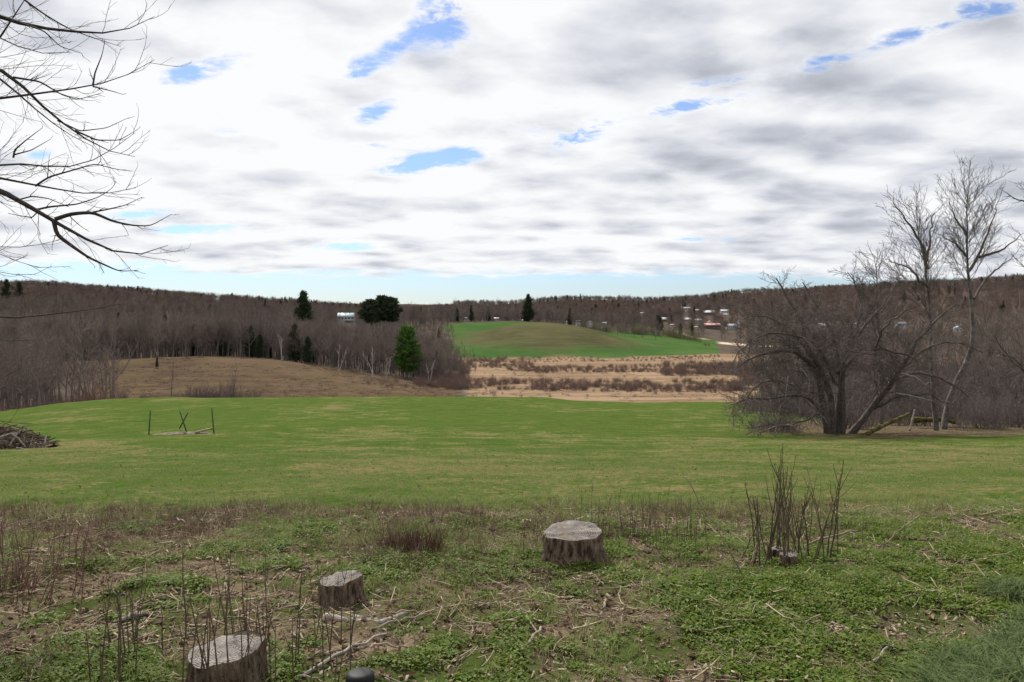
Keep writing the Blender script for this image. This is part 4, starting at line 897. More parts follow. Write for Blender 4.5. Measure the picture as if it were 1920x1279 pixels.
SD = 38.0; gz0 = lambda px, D=SD: CY - F * at(px, D)[2] / D
stake(279, gz0(279), 282, 770, SD, 'green metal stake standing at the left end of the garden bed')
stake(401, gz0(401), 397, 765, SD, 'green metal stake standing at the right end of the garden bed')
stake(351, gz0(351), 337, 771, SD, 'green metal stake leaning left, the longer of the crossed pair')
stake(339, 799, 353, 773, SD + .1, 'green metal stake leaning right across the other one')
def mound(name, cx_, cy_, rx, ry, h, mat, label, cat, seed=0, rot=0):
    n = 44; a = np.linspace(-1, 1, n); U_, V_ = np.meshgrid(a, a); rad = np.sqrt(U_ ** 2 + V_ ** 2); x_ = U_ * rx; y_ = V_ * ry
    c, s = math.cos(rot), math.sin(rot); wx = cx_ + x_ * c - y_ * s; wy = cy_ + x_ * s + y_ * c
    nn = fbm(wx * 3 + seed, wy * 3, 3); hh = h * np.clip(1 - (rad + .35 * fbm(wx * 1.5 + seed, wy * 1.5, 2)) ** 2.2, -0.3, 1) * (1 + .6 * nn)
    z_ = height(wx, wy) + hh - 0.02; v = np.stack([wx - cx_, wy - cy_, z_ - float(height(cx_, cy_))], -1).reshape(-1, 3)
    i, j = np.meshgrid(np.arange(n - 1), np.arange(n - 1), indexing='ij'); f = np.stack([i * n + j, i * n + j + 1, (i + 1) * n + j + 1, (i + 1) * n + j], -1).reshape(-1, 4)
    top = (hh.reshape(-1) > -0.02 * h - .005)[f].any(1)
    o = link(name, np_mesh(name, v, [f[top]], mat, True)); o.location = (cx_, cy_, float(height(cx_, cy_))); return tag(o, label, cat)
x, y, _ = at(340, SD); mound('garden_bed', x, y, 1.75, .5, .12, M['soil'], 'low bed of bare soil between the green stakes', 'garden bed', 3, 0.05)
log('log', [pix(366, 811, SD - .3), pix(382, 807, SD - .1), pix(400, 803, SD)], .065, M['plank'], 'pale split log lying at the right end of the garden bed')
def brush_pile():
    bx_, by_, bz_ = at(-5, 29.5); o = mound('brush_pile', bx_, by_, 2.1, 1.4, .42, M['soil'], 'pile of cut dark branches on the lawn at the left edge', 'brush pile', 8)
    rg = np.random.default_rng(66); tb = Tubes()
    for k in range(1500):
        a = rg.uniform(0, 6.283); r = rg.uniform(0, 1) ** .6; px_, py_ = math.cos(a) * r * 2.15, math.sin(a) * r * 1.5
        z0 = float(height(bx_ + px_, by_ + py_)) - bz_; zz = z0 + .80 * max(0, 1 - r ** 1.7) * rg.uniform(.2, 1.05) + .02
        d = unit(np.array([rg.normal(0, 1), rg.normal(0, .8), rg.normal(-.05, .22)])); L = rg.uniform(.3, 1.3) * (1.1 - .6 * r); q, _ = branch_pts(rg, np.array([px_, py_, zz]) - d * L * .5, d, L, 4, .1, 0)
        ra = rg.choice([.009, .015, .026], p=[.5, .35, .15])
        if k % 20 == 0: t1 = Tubes(); t1.add(q, np.linspace(ra, ra * .5, 4) * 1.4, 5); link('stick', t1.mesh('stick', M['pilewood' if k % 160 else 'dead']), o)
        else: tb.add(q, np.linspace(ra, ra * .5, 4), 4)
    link('cut_branches', tb.mesh('cut_branches', M['pilewood']), o)['kind'] = 'stuff'
    for k, (a, b, c, d_) in enumerate(((18, 835, 42, 803, ), (40, 842, 60, 855), (42, 818, 46, 825), (30, 840, 58, 848), (0, 820, 38, 812), (84, 832, 88, 815), (5, 858, 30, 855), (20, 812, 48, 838))):
        tb = Tubes(); p = np.array(pix(a, b, 28.0)); q = np.array(pix(c, d_, 28.2)); m_ = (p + q) / 2 + [0, 0, .05]; tb.add(np.array([p, m_, q]) - [bx_, by_, bz_], [.035, .03, .018], 5)
        w_ = link('stick', tb.mesh('stick', M['dead']), o); w_['label'] = 'pale weathered branch on the pile'
brush_pile()

# ------------------------------------------------------------------ stumps
def stump(px, D, diam, h, label, tilt=(0, 0), seed=1, roots=5, flare=.25, name='tree_stump', top='stumptop', hollow=False):
    rg = np.random.default_rng(seed); x0, y0, z0 = at(px, D); o = empty(name, (x0, y0, z0)); tag(o, label, 'stump'); n, m_ = 150, 34
    th = np.arange(n) * 2 * np.pi / n; ph = rg.uniform(0, 6.28, 6)
    base_r = diam / 2 * (1 + .05 * np.sin(2 * th + ph[0]) + .03 * np.sin(3 * th + ph[1]) + .02 * np.sin(5 * th + ph[2]))
    root = np.maximum(0, np.cos(roots * th / 1.0 + ph[3])) ** 2 * (0.6 + .4 * np.sin(th + ph[4]))
    v = []
    for k in range(m_):
        f = k / (m_ - 1); z = -.15 + (h + .15) * f; fl = max(0, 1 - (z + .02) / (h * .75)) ** 2.2
        ridge = (1 - .93 * f ** 5) * .045 * (np.abs(np.sin(th * 17 + 2.2 * np.sin(f * 5 + th * 3) + ph[5])) - .5) + .08 * (1 - .85 * f ** 5) * fbm(th * 11 + seed * 7, np.full(n, f * 6.0), 3)
        r = base_r * (1 + ridge) * (1 + flare * fl * (.45 + 2.4 * root))
        if k == m_ - 1: r = r * .985
        zz = z + (f > .99) * .0 + (f * (tilt[0] * np.cos(th) + tilt[1] * np.sin(th))) * diam / 2 + (f == 1) * (.003 * np.sin(th * 7 + ph[2]) + .02 * np.minimum(0, fbm(th * 2 + seed, th * 0, 3)))
        v.append(np.stack([r * np.cos(th), r * np.sin(th), zz], 1))
    v = np.concatenate(v); i, j = np.meshgrid(np.arange(m_ - 1), np.arange(n), indexing='ij'); j2 = (j + 1) % n
    f4 = np.stack([i * n + j, i * n + j2, (i + 1) * n + j2, (i + 1) * n + j], -1).reshape(-1, 4)
    link('bark', np_mesh('bark', v, [f4], M['stumpbark'], True), o)
    rim = v[-n:]; cen = rim.mean(0); tv = []
    for k, q in enumerate((1.0, .97, .92, .85, .76, .66, .55, .44, .33, .22, .12, .04)):
        p = cen + (rim - cen) * q; dz = .010 * fbm(p[:, 0] * 30 + seed, p[:, 1] * 30, 3) - .016 * np.clip((p[:, 0] * math.cos(seed) + p[:, 1] * math.sin(seed) - .12 * diam) * 60, 0, 1); dz = dz * (k > 0) + (.0 if not hollow else -.10 * max(0, .75 - q)); p = p + np.stack([0 * th, 0 * th, dz - (.004 if k == 0 else 0)], 1); tv.append(p)
    tv = np.concatenate(tv); kk = 12; i, j = np.meshgrid(np.arange(kk - 1), np.arange(n), indexing='ij'); j2 = (j + 1) % n
    f4 = np.stack([i * n + j, i * n + j2, (i + 1) * n + j2, (i + 1) * n + j], -1).reshape(-1, 4)
    fc = [list(range((kk - 1) * n, kk * n))]
    link('cut_top', np_mesh('cut_top', tv, [f4, fc], M_TOP, True), o); return o
def top_mat():
    m, t, b = new_mat('cut_wood'); p = t.n('ShaderNodeTexCoord').outputs['Object']; sp = t.n('ShaderNodeSeparateXYZ'); t.L.new(p, sp.inputs[0])
    r = t.m('SQRT', t.m('ADD', t.m('MULTIPLY', sp.outputs[0], sp.outputs[0]), t.m('MULTIPLY', sp.outputs[1], sp.outputs[1])))
    nz = t.noise(p, 9, 5, .6); rings = t.m('SINE', t.m('ADD', t.m('MULTIPLY', r, 420.0), t.m('MULTIPLY', nz, 22.0)))
    c = t.mix(t.ss(nz, .35, .65), (.13, .11, .095), (.29, .262, .235)); c = t.mix(t.m('MULTIPLY', t.ss(rings, .2, 1), .35), c, (.14, .12, .105))
    ang = t.m('ARCTAN2', sp.outputs[1], sp.outputs[0]); cb = t.n('ShaderNodeCombineXYZ'); t.L.new(t.m('MULTIPLY', ang, 2.2), cb.inputs[0]); t.L.new(t.m('MULTIPLY', r, 1.2), cb.inputs[1])
    cn = t.noise(cb.outputs[0], 2.5, 2, .5, .3); crack = t.ss(t.m('ABSOLUTE', t.m('SUBTRACT', cn, .5)), .012, .0); c = t.mix(crack, c, (.03, .025, .02))
    stain = t.ss(t.noise(p, 7, 5, .7), .48, .62); c = t.mix(t.m('MULTIPLY', stain, .7), c, (.17, .12, .07))
    t.L.new(c, b.inputs['Base Color']); b.inputs['Roughness'].default_value = .85; bp = t.n('ShaderNodeBump'); bp.inputs['Distance'].default_value = .004
    t.L.new(rings, bp.inputs['Height']); t.L.new(bp.outputs[0], b.inputs['Normal']); return m
M_TOP = top_mat()
stump(1074, 7.35, .54, .30, 'large tree stump with pale cut top and furrowed bark in the centre foreground', (.02, .10), 11, 6, .16)
stump(638, 6.15, .33, .19, 'small grey stump with slanting top left of the centre', (.14, .04), 12, 4, .22)
stump(424, 4.38, .42, .22, 'broad stump with pale top behind thin shoots at the bottom left', (.08, .04), 13, 5, .22)
stump(1478, 7.2, .17, .10, 'small grey stump lobe at the foot of the many shoots', (0, .1), 14, 3, .3)
stump(1452, 7.45, .14, .10, 'knobbly grey stump lobe left behind the other beneath the shoots', (.1, .1), 15, 3, .3)
def lathe(name, prof, n, mat, parent=None):
    th = np.arange(n) * 2 * np.pi / n; v = np.concatenate([np.stack([r * np.cos(th), r * np.sin(th), np.full(n, z)], 1) for r, z in prof]); m_ = len(prof)
    i, j = np.meshgrid(np.arange(m_ - 1), np.arange(n), indexing='ij'); j2 = (j + 1) % n
    return link(name, np_mesh(name, v, [np.stack([i * n + j, i * n + j2, (i + 1) * n + j2, (i + 1) * n + j], -1).reshape(-1, 4)], mat, True), parent)
x, y, z = at(675, 4.05); o = empty('black_light', (x, y, z)); tag(o, 'black round cap of a low garden light at the bottom edge', 'garden light')
lathe('cap', [(.0005, .235), (.05, .234), (.066, .228), (.074, .215), (.076, .195), (.076, .165), (.070, .163), (.002, .163)], 40, M['black'], o)
lathe('post', [(.05, .162), (.05, .12), (.022, .10), (.018, -.1)], 24, M['black'], o)

# old wood by the small stump
log('root', [at(612, 5.72), at(650, 5.62), at(712, 5.45)], .03, M['dead'], 'grey weathered root below the small left stump', 'root')
log('root', [at(660, 5.72), at(690, 5.55), at(718, 5.5)], .02, M['dead'], 'grey split root right of the mossy one', 'root')
log('root', [at(712, 5.45), at(735, 5.6), at(765, 5.85)], .022, M['dead'], 'pale root pointing up to the right near the small stump', 'root')
o = log('moss_lump', [at(592, 5.8), at(610, 5.75), at(628, 5.75)], .045, M['moss'], 'yellow green moss lump at the foot of the small stump', 'moss')

# shoots
def shoot(rg, px, D, H, lean=0.06, r=.007, twigs=3, wob=.035):
    x0, y0, z0 = at(px, D); tb = Tubes(); q, _ = branch_pts(rg, (0, 0, -.03), (rg.normal(0, lean), rg.normal(0, lean), 1), H, 9, wob, .03)
    tb.add(q, np.linspace(r, r * .3, 9), 6)
    for k in range(9):   # buds along the stem
        f = rg.uniform(1.5, 7.8); i = int(f); p = q[i] + (q[i + 1] - q[i]) * (f - i); d = side_dir(rg, unit(q[i + 1] - q[i]), .7); tb.add([p, p + d * r * 1.6, p + d * r * 3], [r * .35, r * .4, r * .05], 4)
    for k in range(twigs):
        f = rg.uniform(2, 7.5); i = int(f); p = q[i] + (q[i + 1] - q[i]) * (f - i); t2, _ = branch_pts(rg, p, side_dir(rg, unit(q[i + 1] - q[i]), .45), H * rg.uniform(.12, .35), 5, .05, .12); tb.add(t2, np.linspace(r * .5, r * .2, 5), 4)
    return (x0, y0, z0), tb
def one_shoot(rg, px, D, H, label, group, mat='shoot', **k):
    p, tb = shoot(rg, px, D, H, **k); o = link('shoot', tb.mesh('shoot', M[mat])); o.location = p; tag(o, label, 'shoot', group); return o
rg = np.random.default_rng(800)
cop = empty('coppice_shrub', at(1465, 7.25)); tag(cop, 'cluster of tall bare shoots growing from the small stumps at right', 'shrub'); cb_ = np.array(cop.location)
for px, H, ln in [(1400, .75, .12), (1408, .70, .1), (1385, .6, .2), (1420, .55, .05), (1433, .95, .05), (1437, .9, .03), (1445, 1.0, .05), (1452, 1.12, .06), (1455, 1.05, .08), (1458, .95, .08), (1462, .8, .1), (1466, 1.0, .1), (1470, .9, .06), (1474, .95, .05),
                  (1478, .85, .06), (1482, .98, .05), (1486, 1.05, .05), (1490, .9, .05), (1494, .8, .06), (1498, .88, .06), (1504, .92, .05), (1510, .95, .05), (1515, .86, .06), (1520, .80, .05), (1525, .9, .06), (1530, .6, .06), (1545, .95, .1), (1550, .9, .05), (1555, .95, .05), (1560, .88, .05), (1565, .8, .1), (1412, .85, .08),
                  (1426, .8, .1), (1440, .85, .1), (1476, 1.02, .08), (1500, .95, .09), (1468, .7, .1), (1489, .75, .1)]:
    D = rg.uniform(7.0, 7.7); p, tb = shoot(rg, 1475 + (px - 1475) * rg.uniform(.85, 1.12), D, H * rg.uniform(.75, 1.2), ln * 1.6 + .04, rg.uniform(.0045, .010), 2, .06); v, f = tb.arrays()
    link('stem', np_mesh('stem', v + np.array(p) - cb_, [f], M['shoot'], True), cop)
for k in range(58):
    px = rg.uniform(150, 660); D = rg.uniform(3.9, 5.2); H = rg.uniform(.32, .70) if px < 400 else rg.uniform(.35, .78)
    if k < 9: px = (352, 372, 388, 402, 418, 455, 470, 498, 520)[k]; D = rg.uniform(3.9, 4.1); H = rg.uniform(.50, .66)
    one_shoot(rg, px, D, H * (.9 if px < 300 else 1), 'thin bare shoot standing around the bottom left stump' if k >= 9 else 'thin bare shoot standing directly before the bottom left stump', 'shoots at the bottom left' if k >= 9 else 'shoots before the bottom left stump', lean=.05, r=rg.uniform(.005, .0085) if k < 9 else rg.uniform(.0035, .006), twigs=1)
for k in range(60):
    px = rg.uniform(1085, 1345); D = rg.uniform(7.3, 8.8); one_shoot(rg, px, D, rg.uniform(.2, .62), 'thin bare stalk right of the large central stump', 'stalks right of the central stump', lean=.07, r=.0035, twigs=2)
for k in range(14):
    px = rg.uniform(1590, 1700) if k < 5 else rg.uniform(820, 1020); one_shoot(rg, px, rg.uniform(7.3, 9), rg.uniform(.2, .5), 'thin bare stalk at the far right edge of the weeds' if k < 5 else 'thin bare stalk left of the large central stump', 'stalks right of the coppice' if k < 5 else 'stalks left of the central stump', lean=.07, r=.003, twigs=2)
for k in range(34):
    px = rg.uniform(-30, 150); one_shoot(rg, px, rg.uniform(5.6, 7.6), rg.uniform(.25, .6), 'dark weed stalk in the weeds at the left edge', 'weed stalks at the left edge', 'redstem', lean=.18, r=.004, twigs=4)
def clump(name, px, D, w, h, n, mat, label, cat, rad=.0022, seed=1, twigs=0):
    rg = np.random.default_rng(seed); x0, y0, z0 = at(px, D); tb = Tubes()
    for k in range(n):
        a = rg.uniform(0, 6.28); rr0 = rg.uniform(0, 1) ** .6 * w * .4; p = np.array([math.cos(a) * rr0, math.sin(a) * rr0 * .6, -.02]); d = np.array([math.cos(a) * rr0 / w * .8, math.sin(a) * rr0 / w * .8, 1])
        q, _ = branch_pts(rg, p, d, h * rg.uniform(.5, 1.1), 5, .10, .0); tb.add(q, np.linspace(rad, rad * .4, 5), 3)
        if twigs: ramify(rg, tb, q, rad, h, [(50 + twigs, .3, .5, 3, 3, .1, .1, .7, rad * .5)], 0, .3)
    o = link(name, tb.mesh(name, mat)); o.location = (x0, y0, z0); return tag(o, label, cat)
clump('weed_clump', 782, 7.6, .55, .27, 300, M['redstem'], 'red brown clump of dead weed stems left of the central stump', 'weed clump', .0025, 5, 2)
clump('weed_clump', 735, 7.9, .35, .22, 150, M['redstem'], 'smaller red brown weed clump beside the big one', 'weed clump', .002, 6, 1)
clump('weed_clump', 20, 6.3, .5, .20, 60, M['redstem'], 'dark clump of dead weeds at the left edge', 'weed clump', .003, 7, 2)

# loose sticks: the ones one can point at
def stick(px, py, px2, py2, r, label=None, group='sticks scattered on the weedy bank', lift=0.0, mat='stick', dd=0.0):
    def gp(px_, py_):
        Ds = np.linspace(3.2, 12, 600); zz = height((px_ - CX) / F * Ds, Ds); pr = CY - F * zz / Ds; return Ds[np.argmin(np.abs(pr - py_))]
    a = np.array(at(px, gp(px, py))) + [0, 0, r * 1.2]; b = np.array(at(px2, gp(px2, py2))) + [0, 0, r * 1.2]
    if lift: b = a + (np.array(pix(px2, py2, a[1] + dd)) - a)
    tb = Tubes(); n = 9; u = np.linspace(0, 1, n)[:, None]; Q = a + (b - a) * u + rng.normal(0, .008, (n, 3)) + np.array([0, 0, 1]) * (np.sin(u * 3.14) * .015)
    Q = np.concatenate([Q[:1], Q, Q[-1:]]); rad = np.concatenate([[.0005], np.linspace(r, r * .7, n), [.0005]]); tb.add(Q - a, rad, 7)
    o = link('stick', tb.mesh('stick', M[mat])); o.location = tuple(a); return tag(o, label or 'broken straw coloured stick lying on the weedy bank', 'stick', None if label else group)
stick(1498, 1030, 1606, 992, .013, 'straight pale stick rising to the right beside the shoots', lift=1)
stick(1500, 1024, 1520, 985, .012, 'short pale stick standing up behind the small stump', lift=1)
stick(1410, 1060, 1424, 1012, .014, 'stout pale stick standing up left of the shoots', lift=1)
stick(1395, 1085, 1287, 895, .007, 'long thin stick slanting up to the left of the shoots', lift=1)
stick(1656, 1024, 1722, 968, .006, 'curved pale stick slanting right beyond the green leaves', lift=1)
stick(990, 1212, 1020, 1181, .012, 'thick split stick lying in the centre of the bank'); stick(965, 1148, 992, 1154, .011, 'stubby pale stick in the middle of the leaves'); stick(1131, 1146, 1138, 1124, .010, 'grey stub of a stick below the central stump')
stick(1655, 1138, 1732, 1115, .008, 'long straight stick lying in the green leaves at right'); stick(1557, 1168, 1608, 1198, .010, 'pale stick slanting down to the right near the grass'); stick(1636, 1246, 1678, 1213, .009, 'dark forked stick left of the blue green grass', mat='dead')
stick(1652, 1092, 1650, 1118, .009, 'short upright looking stick among the leaves at right')
stick(330, 975, 350, 985, .012, 'pale splinter in the dead leaves at upper left of the bank'); stick(560, 1275, 720, 1190, .012, 'long brown stick slanting up beside the black light', mat='dead'); stick(700, 1182, 800, 1155, .008, 'long straw stick ending left of centre')
stick(225, 1170, 280, 1155, .016, 'dark slab of bark with pale top edge at the left', mat='dead'); stick(40, 1175, 112, 1148, .008); stick(0, 1120, 95, 1110, .010); stick(20, 1190, 92, 1150, .007); stick(0, 1195, 40, 1188, .009); stick(185, 1112, 240, 1118, .006); stick(0, 1235, 30, 1225, .008)
for k in range(120):
    px = rng.uniform(-20, 1750); py = rng.uniform(1040, 1270); a = rng.uniform(-.9, .9); L = rng.uniform(18, 70) * (py - 900) / 250; stick(px, py, px + L * math.cos(a), py - L * .45 * math.sin(a), rng.choice([.003, .005, .008], p=[.4, .4, .2]))

# ------------------------------------------------------------------ ground stuff
def leaf_mesh(mats, seed, n, spread, size, kind):
    rg = np.random.default_rng(seed); v, f = [], []
    for k in range(n):
        a = rg.uniform(0, 6.28); r = spread * math.sqrt(rg.random()); c = np.array([math.cos(a) * r, math.sin(a) * r, rg.uniform(.004, .6 * spread)]); up = unit(np.array([rg.normal(0, .45), rg.normal(0, .45), 1])); d = unit(np.cross(up, rg.normal(0, 1, 3))); s = np.cross(up, d); L = size * rg.uniform(.6, 1.2); i = len(v)
        v += [c - d * L * .5, c + s * L * .32 + up * L * .08, c + d * L * .5, c - s * L * .32 + up * L * .08, c]; f += [(i, i + 1, i + 4), (i + 1, i + 2, i + 4), (i + 2, i + 3, i + 4), (i + 3, i, i + 4)]
    return np_mesh('leaves', np.array(v), [f], mats)
def blade_mesh(mat, seed, n, h, w, spread, lean):
    rg = np.random.default_rng(seed); v, f = [], []
    for k in range(n):
        p = np.array([rg.normal(0, spread), rg.normal(0, spread), -.005]); a = rg.uniform(0, 6.28); out_ = np.array([math.cos(a), math.sin(a), 0]); s = np.array([-math.sin(a), math.cos(a), 0]) * w * .5; H = h * rg.uniform(.5, 1.15); ln = lean * rg.uniform(.2, 1.3); i = len(v)
        for q, t_ in enumerate((0, .35, .7)):
            c = p + np.array([0, 0, H * t_ * (1 - .25 * ln * t_)]) + out_ * H * ln * t_ ** 2 * .8; v += [c - s * (1 - t_ * .5), c + s * (1 - t_ * .5)]
        v.append(p + np.array([0, 0, H * (1 - .35 * ln)]) + out_ * H * ln * .85); f += [(i, i + 1, i + 3), (i, i + 3, i + 2), (i + 2, i + 3, i + 5), (i + 2, i + 5, i + 4), (i + 4, i + 5, i + 6)]
    return np_mesh('blades', np.array(v), [f], mat)
def curl_leaf(seed, mat):
    rg = np.random.default_rng(seed); n = 7; u = np.linspace(-1, 1, n); Lx, Ly = .024, .013; v = []
    for a in u:
        wd_ = Ly * (1 - abs(a) ** 2.2) + .001
        for b in (-1, 0, 1): v.append((a * Lx, b * wd_, .012 * b * b * rg.uniform(.5, 1.5) + .010 * a * a + rg.normal(0, .001)))
    f = [(i * 3 + j, i * 3 + j + 1, i * 3 + j + 4, i * 3 + j + 3) for i in range(n - 1) for j in range(2)]
    return np_mesh('leaf', np.array(v), [f], mat, True)
def twiglet(seed, mat, L, r):
    rg = np.random.default_rng(seed); tb = Tubes(); q, _ = branch_pts(rg, (-L / 2, 0, r), (1, rg.normal(0, .2), 0), L, 4, .12, 0); q[:, 2] = np.abs(q[:, 2]) + r; tb.add(q, [r, r, r * .8, r * .5], 4)
    if seed % 2: q2, _ = branch_pts(rg, q[1], (1, .8, .1), L * .4, 3, .1, 0); tb.add(q2, [r * .6, r * .5, r * .3], 3)
    return tb.mesh('twig', mat)
def area_sample(n, px0, px1, d0, d1, seed, power=1.0): 
    px, D, x, z, rg = sample(n, px0, px1, d0, d1, power, seed); return px, D, x, z, rg
def cover_density(x, y, px, D):
    return -0.06 + 0.85 * fbm(x * 1.1, y * 1.1, 3) + 0.6 * fbm(x * 4.5 + 3, y * 4.5, 3) + np.clip((px - 900) / 2600, -.14, .32) + np.clip((7.6 - D) * .06, -.35, .03)
px, D, x, z, rg = area_sample(60000, -150, 2070, 3.3, 9.6, 701)
cd = cover_density(x, D, px, D); ok = cd + rg.normal(0, .07, len(cd)) > 0.02
COV = [leaf_mesh(M['cover'], 710 + k, 20, .055, .024, 0) for k in range(4)]
scatter('ground_cover', COV, np.stack([x, D, z - .004], 1)[ok], rg.uniform(0, 6.28, ok.sum()), rg.uniform(.6, 1.5, ok.sum()), rg.integers(0, 4, ok.sum()), label='low green leafy ground cover over the weedy bank', cat='ground cover')
px, D, x, z, rg = area_sample(15000, -150, 2070, 3.3, 10.8, 702); ok = cover_density(x, D, px, D) + rg.normal(0, .18, len(x)) < 0.10
scatter('dead_leaves', [curl_leaf(720 + k, M['leafdead']) for k in range(4)], np.stack([x, D, z + .004], 1)[ok], rg.uniform(0, 6.28, ok.sum()), rg.uniform(.4, 1.0, ok.sum()) ** 1 * rg.choice([1, 1.7], ok.sum(), p=[.9, .1]), rg.integers(0, 4, ok.sum()), rg.normal(0, .5, (ok.sum(), 2)), 'curled brown dead leaves scattered over the weedy bank', 'dead leaves')
px, D, x, z, rg = area_sample(16000, -150, 2070, 3.3, 10.6, 703); kp = fbm(x * 1.2 + 5, D * 1.2, 4) + rg.normal(0, .22, len(x)) > 0.0; x, D, z = x[kp], D[kp], z[kp]; n = len(x)
scatter('twig_litter', [twiglet(730 + k, M['straw'], .10 + .03 * k, .0022 + .0004 * k) for k in range(5)], np.stack([x, D, z + .006], 1), rg.uniform(0, 6.28, n), rg.uniform(.5, 1.6, n), rg.integers(0, 5, n), rg.normal(0, .22, (n, 2)), 'fine straw and twig litter scattered over the weedy bank', 'litter')
# lawn grass and the fringe of taller grass
GR = [blade_mesh(M['grass'], 740 + k, 14, .05, .0045, .05, 1.1) for k in range(4)]
px, D, x, z, rg = area_sample(60000, -120, 2040, 9.4, 30, 704, 0.4); ok = (D > 10.2 + 1.4 * fbm(x * .5, D * .5, 4)) & (rg.random(len(D)) < np.clip((30 - D) / 16, 0, 1) * .8) & (fbm(x * .8, D * .8, 3) > -.25)
scatter('lawn_grass', GR, np.stack([x, D, z], 1)[ok], rg.uniform(0, 6.28, ok.sum()), rg.uniform(.6, 1.3, ok.sum()), rg.integers(0, 4, ok.sum()), label='short green and straw coloured grass of the lawn', cat='grass')
px, D, x, z, rg = area_sample(9000, -120, 2040, 8.0, 11.8, 705); ok = fbm(x * 1.3, D * 1.3, 3) > 0.02
px2, D2, x2, z2, rg2 = area_sample(5000, -150, 2070, 3.4, 8.5, 706); ok2 = fbm(x2 * 1.7 + 9, D2 * 1.7, 3) > .12
PP = np.concatenate([np.stack([x, D, z], 1)[ok], np.stack([x2, D2, z2], 1)[ok2]]); n = len(PP)
scatter('rough_grass', [blade_mesh(M['grass'], 750 + k, 12, .13, .004, .03, 1.0) for k in range(3)], PP, rg.uniform(0, 6.28, n), rg.uniform(.4, 1.1, n), rg.integers(0, 3, n), label='rough mixed grass along the edge of the weedy bank', cat='grass')
def grass_bed(name, spots_, label, h):
    P = []; S_ = []
    rg = np.random.default_rng(len(spots_) + 760)
    for px0, D0, w, n in spots_:
        x0 = (px0 - CX) / F * D0
        for k in range(n): a = rg.uniform(0, 6.28); r = w * math.sqrt(rg.random()); P.append((x0 + r * math.cos(a), D0 + r * math.sin(a))); S_.append(rg.uniform(.6, 1.15) * (1.1 - .4 * r / w))
    P = np.array(P); z = height(P[:, 0], P[:, 1]); n = len(P)
    scatter(name, [blade_mesh(M['tallgrass'], 770 + k, 8, h, .010, .02, 1.6) for k in range(4)], np.column_stack([P, z]), rg.uniform(0, 6.28, n), np.array(S_), rg.integers(0, 4, n), label=label, cat='grass')
grass_bed('tall_grass', [(1760, 4.2, .13, 34), (1795, 4.5, .17, 50), (1840, 4.25, .2, 80), (1815, 3.95, .18, 60), (1880, 4.6, .2, 70), (1930, 4.9, .22, 80), (1900, 4.2, .25, 90), (1960, 4.5, .25, 90), (1990, 5.2, .3, 90), (1870, 3.75, .22, 70), (1950, 3.9, .25, 80), (1745, 3.8, .1, 20)], 'long blue green grass bending over at the bottom right corner', .26)
grass_bed('grass_tuft', [(1900, 6.0, .20, 90)], 'dark green grass tuft above the bottom right grass', .24)

def dry_tufts():
    P = []; S_ = []
    px, D, x, z, rg = area_sample(15000, 150, 1480, 215, 530, 790, 0.2); zz = zones(x, D); a = (zz['knoll'] + zz['marsh'] * .9 * (rg.random(len(x)) < .2)) > .5; a &= fbm(x * .05, D * .05, 4) + rg.normal(0, .25, len(x)) > .0
    P = np.stack([x, D, z], 1)[a]; n = len(P)
    scatter('dry_grass', [blade_mesh(M['dry'], 795 + k, 34, .5, .06, .6, .8) for k in range(4)], P, rg.uniform(0, 6.28, n), rg.uniform(.4, 1.3, n), rg.integers(0, 4, n), label='dry tan grass and weeds on the knoll and the marsh', cat='dry grass')
dry_tufts()

px, D, x, z, rg = area_sample(900, -120, 2040, 9.5, 30, 707, .6); n = len(x)
scatter('lawn_leaves', [curl_leaf(725 + k, M['straw']) for k in range(3)], np.stack([x, D, z + .02], 1), rg.uniform(0, 6.28, n), rg.uniform(.6, 1.3, n), rg.integers(0, 3, n), rg.normal(0, .3, (n, 2)), 'pale dead leaves dotted over the lawn', 'dead leaves')

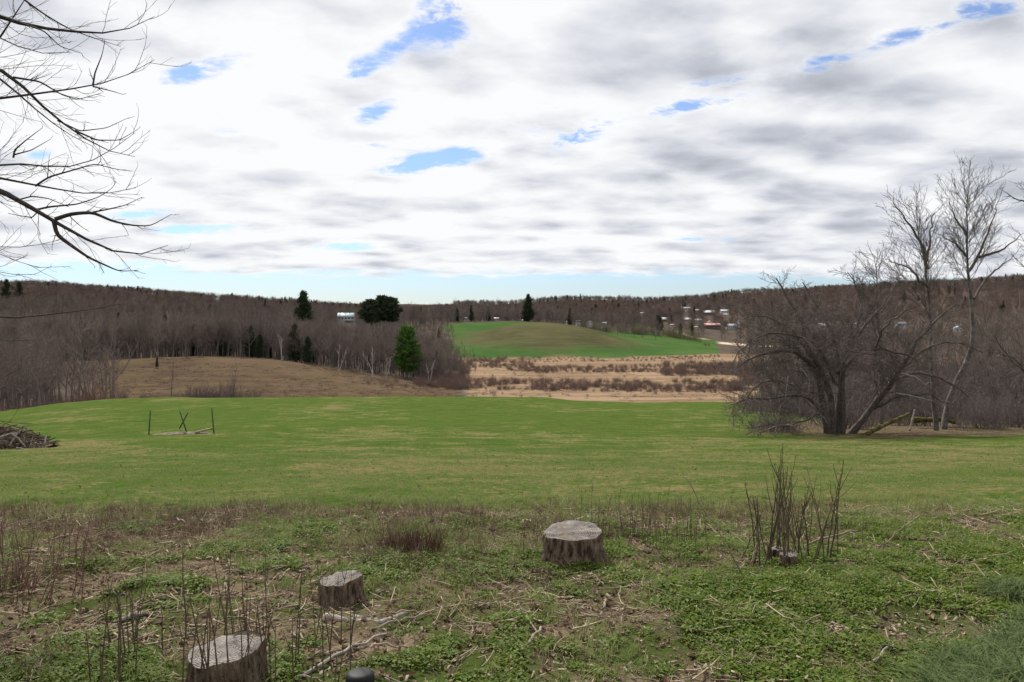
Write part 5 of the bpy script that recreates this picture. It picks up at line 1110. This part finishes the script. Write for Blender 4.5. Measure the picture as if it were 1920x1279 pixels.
# upright dead stalks and straw standing in the weeds
px, D, x, z, rg = area_sample(11000, -150, 2070, 4.2, 10.8, 708); dn = fbm(x * .9 + 20, D * .9, 4) + np.clip((D - 7.2) * .12, -.2, .25) - np.clip((px - 1350) / 1200, 0, .5) + np.clip((300 - px) / 1200, 0, .2)
ok = dn + rg.normal(0, .12, len(x)) > .10; n = int(ok.sum())
def stalk(seed, mat):
    rg = np.random.default_rng(seed); tb = Tubes()
    for k in range(5):
        q, _ = branch_pts(rg, (rg.normal(0, .03), rg.normal(0, .03), -.01), (rg.normal(0, .35), rg.normal(0, .35), 1), .17 * rg.uniform(.4, 1.1), 4, .16, 0); tb.add(q, [.0016, .0014, .0011, .0007], 3)
        if k % 2: t2, _ = branch_pts(rg, q[2], (rg.normal(0, 1), rg.normal(0, 1), .7), .05, 3, .1, 0); tb.add(t2, [.001, .0008, .0006], 3)
    return tb.mesh('stalks', mat)
scatter('dead_stalks', [stalk(800 + k, M[('straw', 'redstem', 'stalkbrown')[k % 3]]) for k in range(6)], np.stack([x, D, z], 1)[ok], rg.uniform(0, 6.28, n), rg.uniform(.5, 1.4, n), rg.integers(0, 6, n), rg.normal(0, .25, (n, 2)), 'dead brown stalks and straw standing among the weeds', 'dead stalks')

px, D, x, z, rg = area_sample(7000, -150, 2070, 3.4, 10.2, 709); kp = fbm(x * 1.6 + 40, D * 1.6, 4) + rg.normal(0, .2, len(x)) > .05; x, D, z = x[kp], D[kp], z[kp]; n = len(x)
def chip(seed):
    rg = np.random.default_rng(seed); L, w, h = rg.uniform(.02, .05), rg.uniform(.004, .010), .003; v = np.array([[a * L * .5 * rg.uniform(.8, 1.1), b * w * rg.uniform(.6, 1.1), c * h + .004] for a in (-1, 1) for b in (-1, 1) for c in (0, 1)])
    return np_mesh('chip', v, [[[0, 1, 3, 2], [4, 6, 7, 5], [0, 4, 5, 1], [2, 3, 7, 6], [0, 2, 6, 4], [1, 5, 7, 3]]], M['stick'])
scatter('wood_chips', [chip(820 + k) for k in range(5)], np.stack([x, D, z + .012], 1), rg.uniform(0, 6.28, n), rg.uniform(.5, 1.5, n), rg.integers(0, 5, n), rg.normal(0, .35, (n, 2)), 'pale wood chips and bark bits scattered over the weedy bank', 'wood chips')
